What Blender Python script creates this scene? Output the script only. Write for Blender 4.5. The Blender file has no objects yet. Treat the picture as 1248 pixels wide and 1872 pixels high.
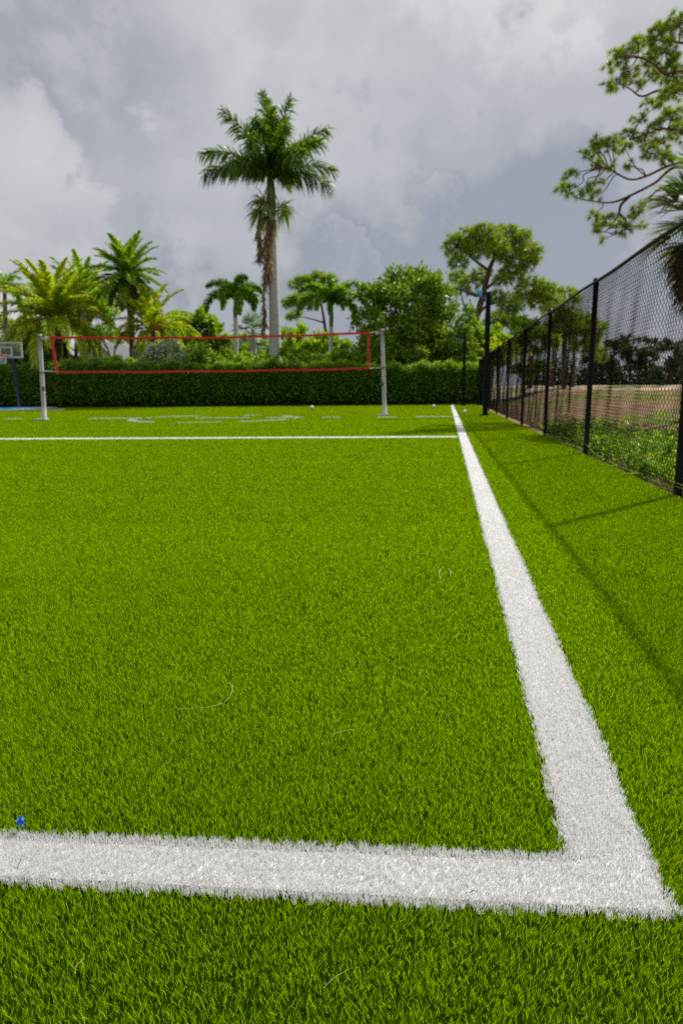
import bpy, math
import numpy as np
rng = np.random.default_rng(7)
scene = bpy.context.scene
col = scene.collection
pi = math.pi

# ---------------------------------------------------------------- camera frame
CAM_H, FPX = 0.85, 1248.0
PITCH, ROLL = math.atan((936 - 709.7) / FPX), 0.009
FWD = np.array([0, math.cos(PITCH), -math.sin(PITCH)])
_R0 = np.array([1.0, 0, 0]); _U0 = np.array([0, math.sin(PITCH), math.cos(PITCH)])
UP = _U0 * math.cos(ROLL) + _R0 * math.sin(ROLL)
RT = _R0 * math.cos(ROLL) - _U0 * math.sin(ROLL)
CAM = np.array([0, 0, CAM_H])
def ray(x, y): return FWD * FPX + RT * (x - 624) - UP * (y - 936)
def G(x, y, z=0.0):
    d = ray(x, y); return CAM + d * ((z - CAM_H) / d[2])
def P(x, y, Y):
    d = ray(x, y); return CAM + d * (Y / d[1])
SUN_EL = math.radians(49); SUN_AZ = math.atan2(.75, .66)      # azimuth clockwise from +Y
SUN_DIR = np.array([math.sin(SUN_AZ) * math.cos(SUN_EL), math.cos(SUN_AZ) * math.cos(SUN_EL), math.sin(SUN_EL)])

# ---------------------------------------------------------------- helpers
def nrm(v): return v / np.maximum(np.linalg.norm(v, axis=-1, keepdims=True), 1e-9)
def tag(o, label=None, cat=None, group=None, kind=None):
    if label: o['label'] = label
    if cat: o['category'] = cat
    if group: o['group'] = group
    if kind: o['kind'] = kind
    return o
def thing(name, label, cat, loc=(0, 0, 0), group=None):
    o = bpy.data.objects.new(name, None); col.objects.link(o)
    o.location = tuple(float(v) for v in loc); o.empty_display_size = .2
    return tag(o, label, cat, group)

class MB:
    """collects verts and faces of one mesh; several materials by index"""
    def __init__(s): s.v = []; s.f = []; s.m = []; s.sm = []; s.n = 0
    def add(s, v, f, mat=0, smooth=False):
        v = np.asarray(v, float).reshape(-1, 3); f = np.asarray(f, int)
        s.v.append(v); s.f.append(f + s.n); s.m.append(np.full(len(f), mat)); s.sm.append(np.full(len(f), smooth)); s.n += len(v)
        return s
    def box(s, c, size, mat=0, ax=None):
        c = np.asarray(c, float); h = np.asarray(size, float) / 2
        k = np.array([[x, y, z] for x in (-1, 1) for y in (-1, 1) for z in (-1, 1)]) * h
        if ax is not None: k = k @ np.asarray(ax, float)
        return s.add(k + c, [[0, 1, 3, 2], [4, 6, 7, 5], [0, 4, 5, 1], [2, 3, 7, 6], [0, 2, 6, 4], [1, 5, 7, 3]], mat)
    def tube(s, pts, rad, sides=8, mat=0, smooth=True, cap=True):
        p = np.asarray(pts, float); n = len(p); r = np.broadcast_to(np.asarray(rad, float), (n,))
        t = nrm(np.gradient(p, axis=0))
        ref = np.array([0, 0, 1.0]) if abs(t[0, 2]) < .9 else np.array([1.0, 0, 0])
        a = nrm(np.cross(t, ref)); b = np.cross(t, a)
        th = np.arange(sides) * 2 * pi / sides
        v = p[:, None] + r[:, None, None] * (np.cos(th)[None, :, None] * a[:, None] + np.sin(th)[None, :, None] * b[:, None])
        i, j = np.meshgrid(np.arange(n - 1), np.arange(sides), indexing='ij'); i = i.ravel(); j = j.ravel(); k = (j + 1) % sides
        f = np.stack([i * sides + j, i * sides + k, (i + 1) * sides + k, (i + 1) * sides + j], 1)
        base = s.n
        s.add(v, f, mat, smooth)
        if cap:
            for row, rev in ((0, False), (n - 1, True)):
                cc = np.arange(sides) + row * sides
                tri = np.stack([np.full(sides - 2, cc[0]), cc[1:-1], cc[2:]], 1)
                s.f.append((tri[:, ::-1] if rev else tri) + base); s.m.append(np.full(len(tri), mat)); s.sm.append(np.zeros(len(tri), bool))
        return s
    def build(s, name, mats, parent=None):
        v = np.concatenate(s.v)
        if parent is not None: v = v - np.array(parent.location)
        me = bpy.data.meshes.new(name)
        cnt = np.concatenate([np.full(len(f), f.shape[1]) for f in s.f])
        idx = np.concatenate([f.ravel() for f in s.f])
        me.vertices.add(len(v)); me.vertices.foreach_set('co', v.astype(np.float32).ravel())
        me.loops.add(len(idx)); me.loops.foreach_set('vertex_index', idx.astype(np.int32))
        me.polygons.add(len(cnt))
        me.polygons.foreach_set('loop_start', np.concatenate([[0], np.cumsum(cnt)[:-1]]).astype(np.int32))
        me.polygons.foreach_set('loop_total', cnt.astype(np.int32))
        me.polygons.foreach_set('material_index', np.concatenate(s.m).astype(np.int32))
        me.polygons.foreach_set('use_smooth', np.concatenate(s.sm).astype(bool))
        for m in (mats if isinstance(mats, (list, tuple)) else [mats]): me.materials.append(m)
        me.update(calc_edges=True)
        o = bpy.data.objects.new(name, me); col.objects.link(o)
        if parent is not None: o.parent = parent
        return o

def rand_dir(n, up=0.0):
    d = rng.normal(size=(n, 3)); d = nrm(d); d[:, 2] += up
    return nrm(d)
def blades(mb, p, d, length, width, bend=None, side=None, mat=0, lod=0):
    """tapering leaf blades: root p, direction d, tip offset bend"""
    n = len(p)
    if n == 0: return
    length = np.broadcast_to(length, (n,))[:, None]; width = np.broadcast_to(width, (n,))[:, None]
    if bend is None: bend = np.zeros((n, 3))
    if side is None:
        side = nrm(np.cross(d, rng.normal(size=(n, 3))))
    hw = side * width * .5
    tip = p + d * length + bend
    if lod:
        v = np.stack([p - hw, p + hw, tip], 1); f = np.arange(n * 3).reshape(-1, 3)
        mb.add(v, f, mat)
    else:
        mid = p + d * length * .55 + bend * .28
        v = np.stack([p - hw * .75, p + hw * .75, mid + hw, mid - hw, tip], 1)
        b = (np.arange(n) * 5)[:, None]
        f = np.concatenate([b + np.array([0, 1, 2]), b + np.array([0, 2, 3]), b + np.array([3, 2, 4])])
        mb.add(v, f, mat)
def fibres(mb, p, d, length, width, bend, side, lod):
    hw = side * width[:, None] * .5
    if lod:
        tip = p + d * length[:, None] + bend; b = (np.arange(len(p)) * 4)[:, None]
        mb.add(np.stack([p - hw, p + hw, tip + hw * .5, tip - hw * .5], 1), b + np.array([0, 1, 2, 3]), 0); return
    L = length[:, None]; tip = p + d * L + bend; mid = p + d * L * .55 + bend * .3
    v = np.stack([p - hw * .8, p + hw * .8, mid + hw, mid - hw, tip + hw * .42, tip - hw * .5], 1); b = (np.arange(len(p)) * 6)[:, None]
    mb.add(v, np.concatenate([b + np.array([0, 1, 2, 3]), b + np.array([3, 2, 4, 5])]), 0)
def hash2(i, j, seed):
    a = (i.astype(np.int64) * 73856093) ^ (j.astype(np.int64) * 19349663) ^ int(seed * 83492791); a = (a ^ (a >> 13)) * 1274126177 & 0x7fffffff; a = (a ^ (a >> 15)) * 2246822519 & 0x7fffffff
    return ((a ^ (a >> 11)) & 0xffff) / 65536.
def stitch(x, y, cell, pull):
    c, sn = math.cos(.46), math.sin(.46); u, v = (x * c + y * sn) / cell, (y * c - x * sn) / cell
    i, j = np.floor(u), np.floor(v); cu, cv = i + hash2(i, j, 1), j + hash2(i, j, 2); u, v = (u + (cu - u) * pull) * cell, (v + (cv - v) * pull) * cell
    return u * c - v * sn, u * sn + v * c
def leafcards(mb, p, length, width, up=.5, out=None, mat=0):
    n = len(p); d = rand_dir(n, .15)
    if out is not None: d = nrm(d + out * .7)
    nn = rand_dir(n, up); s = nrm(np.cross(d, nn)); nn = np.cross(s, d)
    L = np.broadcast_to(length, (n,))[:, None] * rng.uniform(.65, 1.25, (n, 1)); W = np.broadcast_to(width, (n,))[:, None] * rng.uniform(.7, 1.2, (n, 1))
    v = np.stack([p, p + d * L * .5 + s * W * .5 + nn * W * .18, p + d * L - nn * L * .1, p + d * L * .5 - s * W * .5 + nn * W * .18], 1)
    b = (np.arange(n) * 4)[:, None]
    mb.add(v, np.concatenate([b + np.array([0, 1, 2]), b + np.array([0, 2, 3])]), mat)
def smooth(pts, n=12):
    """Catmull-Rom through points"""
    p = np.asarray(pts, float)
    if len(p) < 3: return np.linspace(p[0], p[-1], n)
    q = np.vstack([2 * p[0] - p[1], p, 2 * p[-1] - p[-2]]); out = []
    for i in range(len(p) - 1):
        a, b, c, d = q[i:i + 4]
        for t in np.linspace(0, 1, n, endpoint=False):
            out.append(.5 * (2 * b + (c - a) * t + (2 * a - 5 * b + 4 * c - d) * t * t + (3 * b - 3 * c + d - a) * t ** 3))
    out.append(p[-1]); return np.array(out)

# ---------------------------------------------------------------- materials
def newmat(name):
    m = bpy.data.materials.new(name); m.use_nodes = True
    nt = m.node_tree; nt.nodes.clear()
    return m, nt, nt.nodes.new, nt.links.new
def leafmat(name, c1, c2, c3=None, trans=.4, tcol=None, rough=.45, spec=.4, gain=2.2):
    c1, c2 = [tuple(v * gain for v in c) for c in (c1, c2)]; c3 = c3 and tuple(v * gain for v in c3)
    m, nt, N, Lk = newmat(name)
    g = N('ShaderNodeNewGeometry'); r = N('ShaderNodeValToRGB')
    Lk(g.outputs['Random Per Island'], r.inputs[0])
    r.color_ramp.elements[0].color = (*c1, 1); r.color_ramp.elements[1].color = (*c2, 1)
    if c3:
        r.color_ramp.elements[1].position = .86
        e = r.color_ramp.elements.new(.97); e.color = (*c3, 1)
    b = N('ShaderNodeBsdfPrincipled'); Lk(r.outputs[0], b.inputs['Base Color'])
    b.inputs['Roughness'].default_value = rough; b.inputs['Specular IOR Level'].default_value = spec
    t = N('ShaderNodeBsdfTranslucent')
    mx = N('ShaderNodeMix'); mx.data_type = 'RGBA'; mx.blend_type = 'MULTIPLY'; mx.inputs[0].default_value = 1
    Lk(r.outputs[0], mx.inputs[6]); mx.inputs[7].default_value = (*(tcol or (1.5, 1.35, .5)), 1)
    Lk(mx.outputs[2], t.inputs[0])
    s = N('ShaderNodeMixShader'); s.inputs[0].default_value = trans
    Lk(b.outputs[0], s.inputs[1]); Lk(t.outputs[0], s.inputs[2])
    o = N('ShaderNodeOutputMaterial'); Lk(s.outputs[0], o.inputs[0])
    return m
def plainmat(name, c1, c2=None, scale=8., rough=.6, spec=.4, metal=0., bump=0., bscale=60., stretch=None, detail=6.):
    m, nt, N, Lk = newmat(name)
    b = N('ShaderNodeBsdfPrincipled'); o = N('ShaderNodeOutputMaterial'); Lk(b.outputs[0], o.inputs[0])
    b.inputs['Roughness'].default_value = rough; b.inputs['Specular IOR Level'].default_value = spec; b.inputs['Metallic'].default_value = metal
    tc = N('ShaderNodeTexCoord'); mp = N('ShaderNodeMapping'); Lk(tc.outputs['Object'], mp.inputs[0])
    if stretch: mp.inputs['Scale'].default_value = stretch
    n = N('ShaderNodeTexNoise'); n.inputs['Scale'].default_value = scale; n.inputs['Detail'].default_value = detail; Lk(mp.outputs[0], n.inputs[0])
    r = N('ShaderNodeValToRGB'); Lk(n.outputs[0], r.inputs[0])
    r.color_ramp.elements[0].position = .32; r.color_ramp.elements[1].position = .68
    c2 = c2 or tuple(min(1, v * 1.25) for v in c1)
    r.color_ramp.elements[0].color = (*c1, 1); r.color_ramp.elements[1].color = (*c2, 1)
    Lk(r.outputs[0], b.inputs['Base Color'])
    if bump:
        n2 = N('ShaderNodeTexNoise'); n2.inputs['Scale'].default_value = bscale; n2.inputs['Detail'].default_value = 6; Lk(mp.outputs[0], n2.inputs[0])
        bp = N('ShaderNodeBump'); bp.inputs['Strength'].default_value = bump; bp.inputs['Distance'].default_value = .02
        Lk(n2.outputs[0], bp.inputs['Height']); Lk(bp.outputs[0], b.inputs['Normal'])
    return m

M = {}
M['turf'] = leafmat('turf_fibre', (.155, .335, .0005), (.39, .63, .001), (.48, .65, .004), trans=.45, tcol=(1.25, 1.15, .3), rough=.6, spec=.02, gain=1)
M['white_fibre'] = leafmat('white_fibre', (.725, .725, .725), (.75, .75, .75), (.70, .69, .66), trans=.55, tcol=(1, 1, 1), rough=1., spec=.0, gain=1)
M['thatch'] = plainmat('turf_backing', (.006, .015, .001), (.014, .032, .001), 40, 1., .0)
M['white_backing'] = plainmat('white_backing', (.68, .68, .67), (.76, .76, .75), 60, .9, .1)
M['black'] = plainmat('black_vinyl', (.004, .004, .005), (.008, .008, .009), 20, .6, .15)
M['wire'] = plainmat('black_vinyl_wire', (.004, .004, .006), (.009, .010, .013), 30, .75, .06)
M['rail'] = plainmat('black_rail', (.007, .008, .006), (.014, .018, .01), 5, .5, .35)
M['post_white'] = plainmat('painted_post', (.46, .47, .46), (.58, .59, .58), 6, .45, .4, bump=.1, stretch=(8, 8, 1))
M['red'] = plainmat('red_tape', (.60, .022, .014), (.74, .05, .03), 5, .55, .3)
M['cord'] = plainmat('white_cord', (.6, .6, .58), None, 20, .8, .2)
M['steel'] = plainmat('grey_metal', (.12, .13, .15), (.2, .21, .23), 12, .55, .4, .4)
M['panel'] = plainmat('lamp_panel', (.10, .12, .16), (.17, .20, .25), 12, .6, .3)
M['cyan'] = plainmat('blue_plastic_cover', (.03, .33, .5), None, 5, .4, .4)
M['court'] = plainmat('blue_court', (.02, .20, .55), (.03, .25, .62), 3, .7, .3)
M['concrete'] = plainmat('concrete', (.45, .46, .48), (.55, .56, .58), 4, .8, .2, bump=.2)
M['wall_white'] = plainmat('white_render', (.60, .60, .60), (.72, .72, .71), 3, .8, .2, bump=.2)
M['roof'] = plainmat('grey_roof', (.075, .075, .085), (.13, .13, .14), 2.5, .7, .3, bump=.5, bscale=6, stretch=(1, 1, 8))
M['glass_dark'] = plainmat('window_glass', (.02, .025, .03), None, 2, .1, .6)
M['blue_steel'] = plainmat('blue_grey_steel', (.018, .03, .05), (.03, .045, .065), 8, .5, .4)
M['orange'] = plainmat('orange_rim', (.6, .08, .03), None, 8, .45, .4)
M['ball'] = plainmat('white_ball', (.7, .7, .68), None, 10, .5, .4)
M['straw'] = plainmat('dry_straw', (.32, .28, .09), (.42, .36, .14), 80, .7, .2)
M['brown_bit'] = plainmat('brown_bit', (.16, .07, .03), (.25, .12, .06), 80, .8, .2)
M['blue_plastic'] = plainmat('blue_plastic', (.03, .13, .62), (.06, .22, .75), 90, .3, .5)
M['palm_bark'] = plainmat('palm_bark', (.40, .41, .39), (.58, .58, .55), 3, .85, .15, bump=.5, bscale=14, stretch=(1, 1, 4))
M['date_bark'] = plainmat('date_bark', (.14, .09, .07), (.30, .21, .17), 6, .9, .1, bump=1., bscale=12, stretch=(1, 1, 2.5))
M['pine_bark'] = plainmat('pine_bark', (.06, .042, .03), (.15, .10, .07), 5, .95, .1, bump=1., bscale=12, stretch=(1, 1, .4))
M['dark_bark'] = plainmat('dark_bark', (.035, .025, .018), (.08, .058, .04), 6, .95, .1, bump=.8, bscale=12, stretch=(1, 1, .4))
M['shaft'] = plainmat('crownshaft', (.07, .13, .02), (.13, .19, .035), 2, .4, .4, stretch=(3, 3, .6))
M['dead'] = leafmat('dead_frond', (.19, .125, .065), (.38, .27, .155), (.46, .36, .22), trans=.2, tcol=(1.2, 1, .7), rough=.8, spec=.1, gain=1.1)
M['dead_dark'] = leafmat('dead_frond_dark', (.06, .035, .018), (.15, .095, .05), (.2, .14, .08), trans=.2, tcol=(1.2, 1, .7), rough=.8, spec=.1, gain=1.1)
M['royal'] = leafmat('royal_palm_leaf', (.024, .06, .004), (.07, .125, .008), (.12, .16, .01), trans=.36, rough=.42, spec=.4)
M['date'] = leafmat('date_palm_leaf', (.09, .155, .006), (.21, .25, .008), (.31, .28, .01), trans=.42, rough=.4)
M['date_green'] = leafmat('date_palm_green', (.05, .12, .008), (.13, .20, .012), (.20, .22, .012), trans=.4, rough=.4)
M['foxtail'] = leafmat('foxtail_leaf', (.03, .095, .006), (.09, .18, .008), (.13, .20, .01), trans=.42, rough=.38)
M['silver'] = leafmat('silver_palm_leaf', (.10, .14, .11), (.19, .23, .18), trans=.3, tcol=(1.1, 1.15, .9), rough=.5)
M['sabal'] = leafmat('sabal_leaf', (.02, .055, .01), (.06, .11, .016), (.14, .14, .03), trans=.35, rough=.4)
M['broad'] = leafmat('broadleaf', (.032, .08, .005), (.10, .165, .008), (.18, .21, .012), trans=.36, rough=.36, spec=.45)
M['bright'] = leafmat('bright_leaf', (.06, .135, .006), (.15, .23, .008), (.19, .24, .01), trans=.42, rough=.4)
M['hedge'] = leafmat('hedge_leaf', (.028, .075, .005), (.08, .15, .009), (.14, .20, .012), trans=.42, rough=.4, spec=.35)
M['hedge_core'] = plainmat('hedge_core_dark', (.006, .014, .003), (.012, .022, .005), 12, 1., .0)
M['pine'] = leafmat('pine_needle', (.055, .115, .006), (.13, .19, .010), (.18, .215, .012), trans=.35, rough=.45)
M['pine_far'] = leafmat('far_pine_needle', (.025, .05, .016), (.055, .085, .024), trans=.3, rough=.6, gain=1.1)
M['flower_glint'] = leafmat('pale_flower_glint', (.45, .50, .42), (.68, .70, .66), trans=.3, tcol=(1, 1, 1), rough=.6, gain=1.1)  # blooms on one bush, painted sunlit leaf glints on the shrub row
M['fruit'] = leafmat('orange_fruit', (.45, .14, .01), (.6, .25, .02), trans=.1, rough=.5, gain=1.1)
M['weed'] = leafmat('weed_leaf', (.04, .10, .006), (.12, .20, .012), (.22, .26, .06), trans=.42, rough=.4)
M['dry_weed'] = leafmat('dry_weed', (.22, .17, .09), (.40, .33, .2), trans=.3, tcol=(1.1, 1, .7), rough=.8, gain=1.1)

# terrain beyond the fence: bare sand, brown soil and weeds in patches
def terrain_mat():
    m, nt, N, Lk = newmat('bare_ground')
    b = N('ShaderNodeBsdfPrincipled'); o = N('ShaderNodeOutputMaterial'); Lk(b.outputs[0], o.inputs[0])
    b.inputs['Roughness'].default_value = .95; b.inputs['Specular IOR Level'].default_value = .1
    tc = N('ShaderNodeTexCoord')
    def noise(sc, det=6, off=0):
        mp = N('ShaderNodeMapping'); mp.inputs['Location'].default_value = (off, off * 2, 0); Lk(tc.outputs['Object'], mp.inputs[0])
        n = N('ShaderNodeTexNoise'); n.inputs['Scale'].default_value = sc; n.inputs['Detail'].default_value = det; Lk(mp.outputs[0], n.inputs[0]); return n.outputs[0]
    def ramp(i, a, c, p0=.4, p1=.6):
        r = N('ShaderNodeValToRGB'); Lk(i, r.inputs[0]); r.color_ramp.elements[0].position = p0; r.color_ramp.elements[1].position = p1
        r.color_ramp.elements[0].color = (*a, 1); r.color_ramp.elements[1].color = (*c, 1); return r.outputs[0]
    def mix(f, a, c):
        x = N('ShaderNodeMix'); x.data_type = 'RGBA'; Lk(f, x.inputs[0]); Lk(a, x.inputs[6]); Lk(c, x.inputs[7]); return x.outputs[2]
    soil = ramp(noise(1.6, 8), (.12, .068, .04), (.29, .18, .10), .3, .7)
    sand = ramp(noise(.9, 8, 5), (.34, .25, .15), (.55, .46, .33), .3, .7)
    green = ramp(noise(3, 6, 9), (.05, .10, .01), (.12, .17, .02), .3, .7)
    sx = N('ShaderNodeSeparateXYZ'); Lk(tc.outputs['Object'], sx.inputs[0])
    # sand takes over on the far ridge
    ma = N('ShaderNodeMath'); ma.operation = 'MULTIPLY_ADD'; Lk(sx.outputs[1], ma.inputs[0]); ma.inputs[1].default_value = .022; ma.inputs[2].default_value = -1.0
    ad = N('ShaderNodeMath'); ad.operation = 'MULTIPLY_ADD'; Lk(noise(.16, 5, 2), ad.inputs[0]); ad.inputs[1].default_value = 1.3; Lk(ma.outputs[0], ad.inputs[2])
    c = mix(ramp(ad.outputs[0], (0, 0, 0), (1, 1, 1), .5, .75), soil, sand)
    c = mix(ramp(noise(.45, 6, 13), (0, 0, 0), (1, 1, 1), .52, .60), c, green)
    Lk(c, b.inputs['Base Color'])
    bp = N('ShaderNodeBump'); bp.inputs['Strength'].default_value = .8; bp.inputs['Distance'].default_value = .08; Lk(noise(5, 8, 3), bp.inputs['Height']); Lk(bp.outputs[0], b.inputs['Normal'])
    return m
M['terrain'] = terrain_mat()
M['far_ground'] = plainmat('far_ground', (.05, .075, .015), (.13, .11, .05), .25, 1., .05)

# ---------------------------------------------------------------- fence line, field shape
FX0, FY0, FS = 2.64, 5.3, .141                    # fence passes (FX0,FY0) with slope FS
def fence_x(y): return FX0 + (np.asarray(y) - FY0) * FS
HEDGE_Y = 34.6
def hedge_front(x): return HEDGE_Y - .055 * (np.asarray(x) - 0)

# ---------------------------------------------------------------- ground
def sheet(name, x, y, z, mat, kind='structure'):
    mb = MB(); ny, nx = x.shape
    v = np.stack([x, y, z], -1).reshape(-1, 3)
    i, j = np.meshgrid(np.arange(ny - 1), np.arange(nx - 1), indexing='ij'); a = (i * nx + j).ravel()
    mb.add(v, np.stack([a, a + 1, a + nx + 1, a + nx], 1), 0, True)
    return tag(mb.build(name, mat), kind=kind)
gx, gy = np.meshgrid(np.linspace(-900, 900, 31), np.linspace(-300, 1500, 31))
sheet('ground', gx, gy, np.full_like(gx, -.30), M['far_ground'])

def wavy(x, y, seed, n=10, smin=.05, smax=.5):
    r = np.random.default_rng(seed); z = 0
    for k in range(n):
        a = r.uniform(0, 2 * pi); s = smin * (smax / smin) ** (k / (n - 1)); z = z + np.sin((x * math.cos(a) + y * math.sin(a)) * s * 2 * pi + r.uniform(0, 7)) * (smin / s) ** .8
    return z / 2.0
ty = np.concatenate([np.linspace(-3, 30, 120), np.linspace(30.5, 62, 80), np.linspace(63, 160, 40)])
tu = np.concatenate([np.linspace(0, 6, 30), np.linspace(6.4, 40, 70), np.linspace(41, 160, 40)])
U_, V_ = np.meshgrid(tu, ty)
tx = fence_x(V_) + .02 + U_
def sstep(a, b, v): t = np.clip((v - a) / (b - a), 0, 1); return t * t * (3 - 2 * t)
tdist = np.hypot(tx, V_)
def terrain_z(x, y):
    u = x - fence_x(y); d = np.hypot(x, y)
    return (-.03 + .10 * wavy(x, y, 3) * sstep(.2, 3, u) + .12 * sstep(.3, 4, u) * sstep(9, 15, d) * (wavy(x, y, 5, 6, .06, .2))
            + (.80 + .12 * wavy(x, y, 11, 6, .02, .12)) * sstep(20, 52, d) * sstep(.3, 6, u) - .02 * sstep(0, .4, u))
tz = terrain_z(tx, V_)
sheet('terrain', tx, V_, tz, M['terrain'])

# turf base
yy = np.concatenate([np.linspace(-1.5, 8, 40), np.linspace(8.4, 36.4, 60)]); uu = np.linspace(0, 1, 24)
UU, YY = np.meshgrid(uu, yy)
x_r = fence_x(YY) - .04; tx_ = -24 + (x_r + 24) * UU
sheet('turf_base', tx_, YY, np.zeros_like(tx_), M['thatch'])

# ---------------------------------------------------------------- turf fibres and the white lines
def noise2(x, y, cell, seed):
    """hash value noise, one random value per stitch"""
    return hash2(np.floor(x / cell), np.floor(y / cell), seed)
def line_id(x, y):
    e = (noise2(x, y, .009, 1) - .5) * .017 + .0035 * wavy(x, y, 77, 8, .8, 9)
    d = np.zeros(len(x), int)
    left = .41 + .152 * (y - 1.14); right = .54 + .152 * (y - .98)
    w = 1 + .0 * y
    ylo = 1.060 - .083 * (x + .62); yhi = 1.201 - .073 * (x + .68)
    front = (y > ylo + e) & (y < yhi + e) & (x < right + e)
    side = (x > left + e) & (x < right + e) & (y > ylo + e) & (y < 33.2)
    tl = 12.0 - .059 * x
    cross = (np.abs(y - tl) < .11) & (x < left)
    fl = 20.41 - .099 * x
    faint = noise2(x, y * 0, .55, 4) > .5
    far = (np.abs(y - fl) < .14) & (x < left) & faint
    cr = np.hypot(x + 3.72, y - 20.35)
    circ = np.abs(cr - 2.35) < .12
    circ &= noise2(x, y, .45, 8) > np.where(y < 20.3, .35, .5)
    d[circ] = 5; d[far] = 4; d[cross] = 3; d[front] = 2; d[side] = 1
    return d
def sample_turf(y0, y1, dens, half):
    """uniform random points between y0 and y1 across the strip the lens (and a step aside) can see"""
    w = half(y1); n = int(dens * (y1 - y0) * 2 * w)
    x = rng.uniform(-w, w, n); y = rng.uniform(y0, y1, n)
    k = (x < fence_x(y) - .03) & (y < hedge_front(x) + .3) & (x > -23.5)
    return x[k], y[k]
turf = MB(); white = {i: MB() for i in range(1, 6)}
edges = np.concatenate([np.arange(.25, 1.5, .25), 1.5 * 1.14 ** np.arange(0, 26)]); edges = edges[edges < 38]
half = lambda y: .60 * y + 1.25
for y0, y1 in zip(edges[:-1], edges[1:]):
    ym = .5 * (y0 + y1); s = max(ym / 1.5, 1)
    for pas in (0, 1):
        dens = (122000 * min(1., .64 + .36 * max(0, ym - 1.2) / 2.5) if pas == 0 else 260000) / s ** 1.80
        x, y = sample_turf(y0, y1, dens, half)
        cell = .0058 * max(1, s ** .6)
        if ym < 6: x, y = stitch(x, y, cell, (.42 if pas == 0 else .05) * min(1, (6 - ym) / 4))
        lid = line_id(x, y)
        k = (lid == 0) if pas == 0 else (lid > 0)
        x, y, lid = x[k], y[k], lid[k]; n = len(x)
        if n == 0: continue
        xc, yc = stitch(x, y, cell, 1.0); cl = noise2(xc, yc, cell * .2, 9) * .8 + .1; la = noise2(xc, yc, cell * .2, 17) * 2 * pi      # fibres of one tuft lean together
        if pas == 0:
            ln = rng.uniform(.0100, .0175, n) * (.66 + .5 * cl); wd = rng.uniform(.00055, .00098, n) * s ** .84
        else:
            ln = rng.uniform(.0105, .0150, n) * (.92 + .12 * cl); wd = rng.uniform(.0007, .0013, n) * s ** .84
        ln = ln * (1 + .012 * ym)
        sw = wavy(x, y, 21, 8, .5, 5) * .10
        lean = (np.abs(rng.normal(0, .18, n)) + .08 + .16 * cl) * (1 if pas == 0 else .6)
        ang = la + rng.normal(0, .8 if pas == 0 else 1.6, n)
        d = nrm(np.stack([np.cos(ang) * lean + sw - .04, np.sin(ang) * lean + .4 * sw, np.ones(n)], 1))
        bend = np.stack([np.cos(ang), np.sin(ang), np.full(n, -.25)], 1) * (ln * rng.uniform(.0, .28, n))[:, None]
        p = np.stack([x, y, np.full(n, .0)], 1)
        th = rng.uniform(0, pi, n); sd = np.stack([np.cos(th), np.sin(th), np.zeros(n)], 1)
        lod = 1 if ym > 4.5 else 0
        if pas == 0: fibres(turf, p, d, ln, wd, bend, sd, lod)
        else:
            for i in range(1, 6):
                q = lid == i
                if q.any(): fibres(white[i], p[q], d[q], ln[q], wd[q], bend[q], sd[q], lod)
tag(turf.build('turf_grass', M['turf']), 'bright green artificial turf covering the whole playing field', 'turf', kind='stuff')
# white backing strips under the white fibres
def strip(mb, a, b, wa, n=40):
    t = np.linspace(0, 1, n)[:, None]; a = np.asarray(a, float); b = np.asarray(b, float); c = a + (b - a) * t
    d = nrm(b - a); s = np.array([-d[1], d[0]]) * wa / 2
    v = np.concatenate([np.c_[c + s, np.full(n, .002)], np.c_[c - s, np.full(n, .002)]]); i = np.arange(n - 1)
    mb.add(v, np.stack([i, i + n, i + n + 1, i + 1], 1), 1)
ysl = np.array([1.12, 33.2]); xl = .418 + .152 * (ysl - 1.14); xr = .532 + .152 * (ysl - .98)
white[1].add([[xl[0], ysl[0], .0015], [xr[0], ysl[0], .0015], [xr[1], ysl[1], .0015], [xl[1], ysl[1], .0015]], [[0, 1, 2, 3]], 1)
white[2].add([[-2.2, 1.080 + .083 * 1.58, .003], [.528, 1.080 - .083 * 1.148, .003], [xr[0], 1.13, .003], [.40, 1.18 - .073 * 1.08, .003], [-2.2, 1.18 + .073 * 1.52, .003]], [[0, 1, 2, 3, 4]], 1)
strip(white[3], (-22, 12 + .059 * 22), (2.0, 12 - .059 * 2.0), .26)
th = np.linspace(0, 2 * pi, 65)
LINES = {1: 'white turf line running from the near corner to the far hedge beside the fence', 2: 'short white turf line crossing the foreground up to the corner',
         3: 'thin white turf line crossing the field this side of the net', 4: 'faint broken white line on the turf under the net', 5: 'white circle marked on the turf under the net'}
for i in white:
    tag(white[i].build('line_marking', [M['white_fibre'], M['white_backing']]), LINES[i], 'line marking', kind='structure')

# blue ball court at the far left
cm = MB(); a = G(-140, 751); b = G(84, 747)
cx1 = float(b[0]); cy0 = 31.0
cm.box(((cx1 - 24) / 2 - .4, 33.0, .01), (cx1 + 24 - .8, 4.0, .09), 0)
tag(cm.build('blue_court', M['court']), kind='structure')
cm = MB(); cm.box(((cx1 - 24) / 2 + .5, 30.8, .008), (cx1 + 24 + 3, .36, .085), 0); cm.box((cx1 - .35, 33.0, .006), (.7, 4.0, .08), 0)
tag(cm.build('kerb', M['concrete']), kind='structure')

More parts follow.
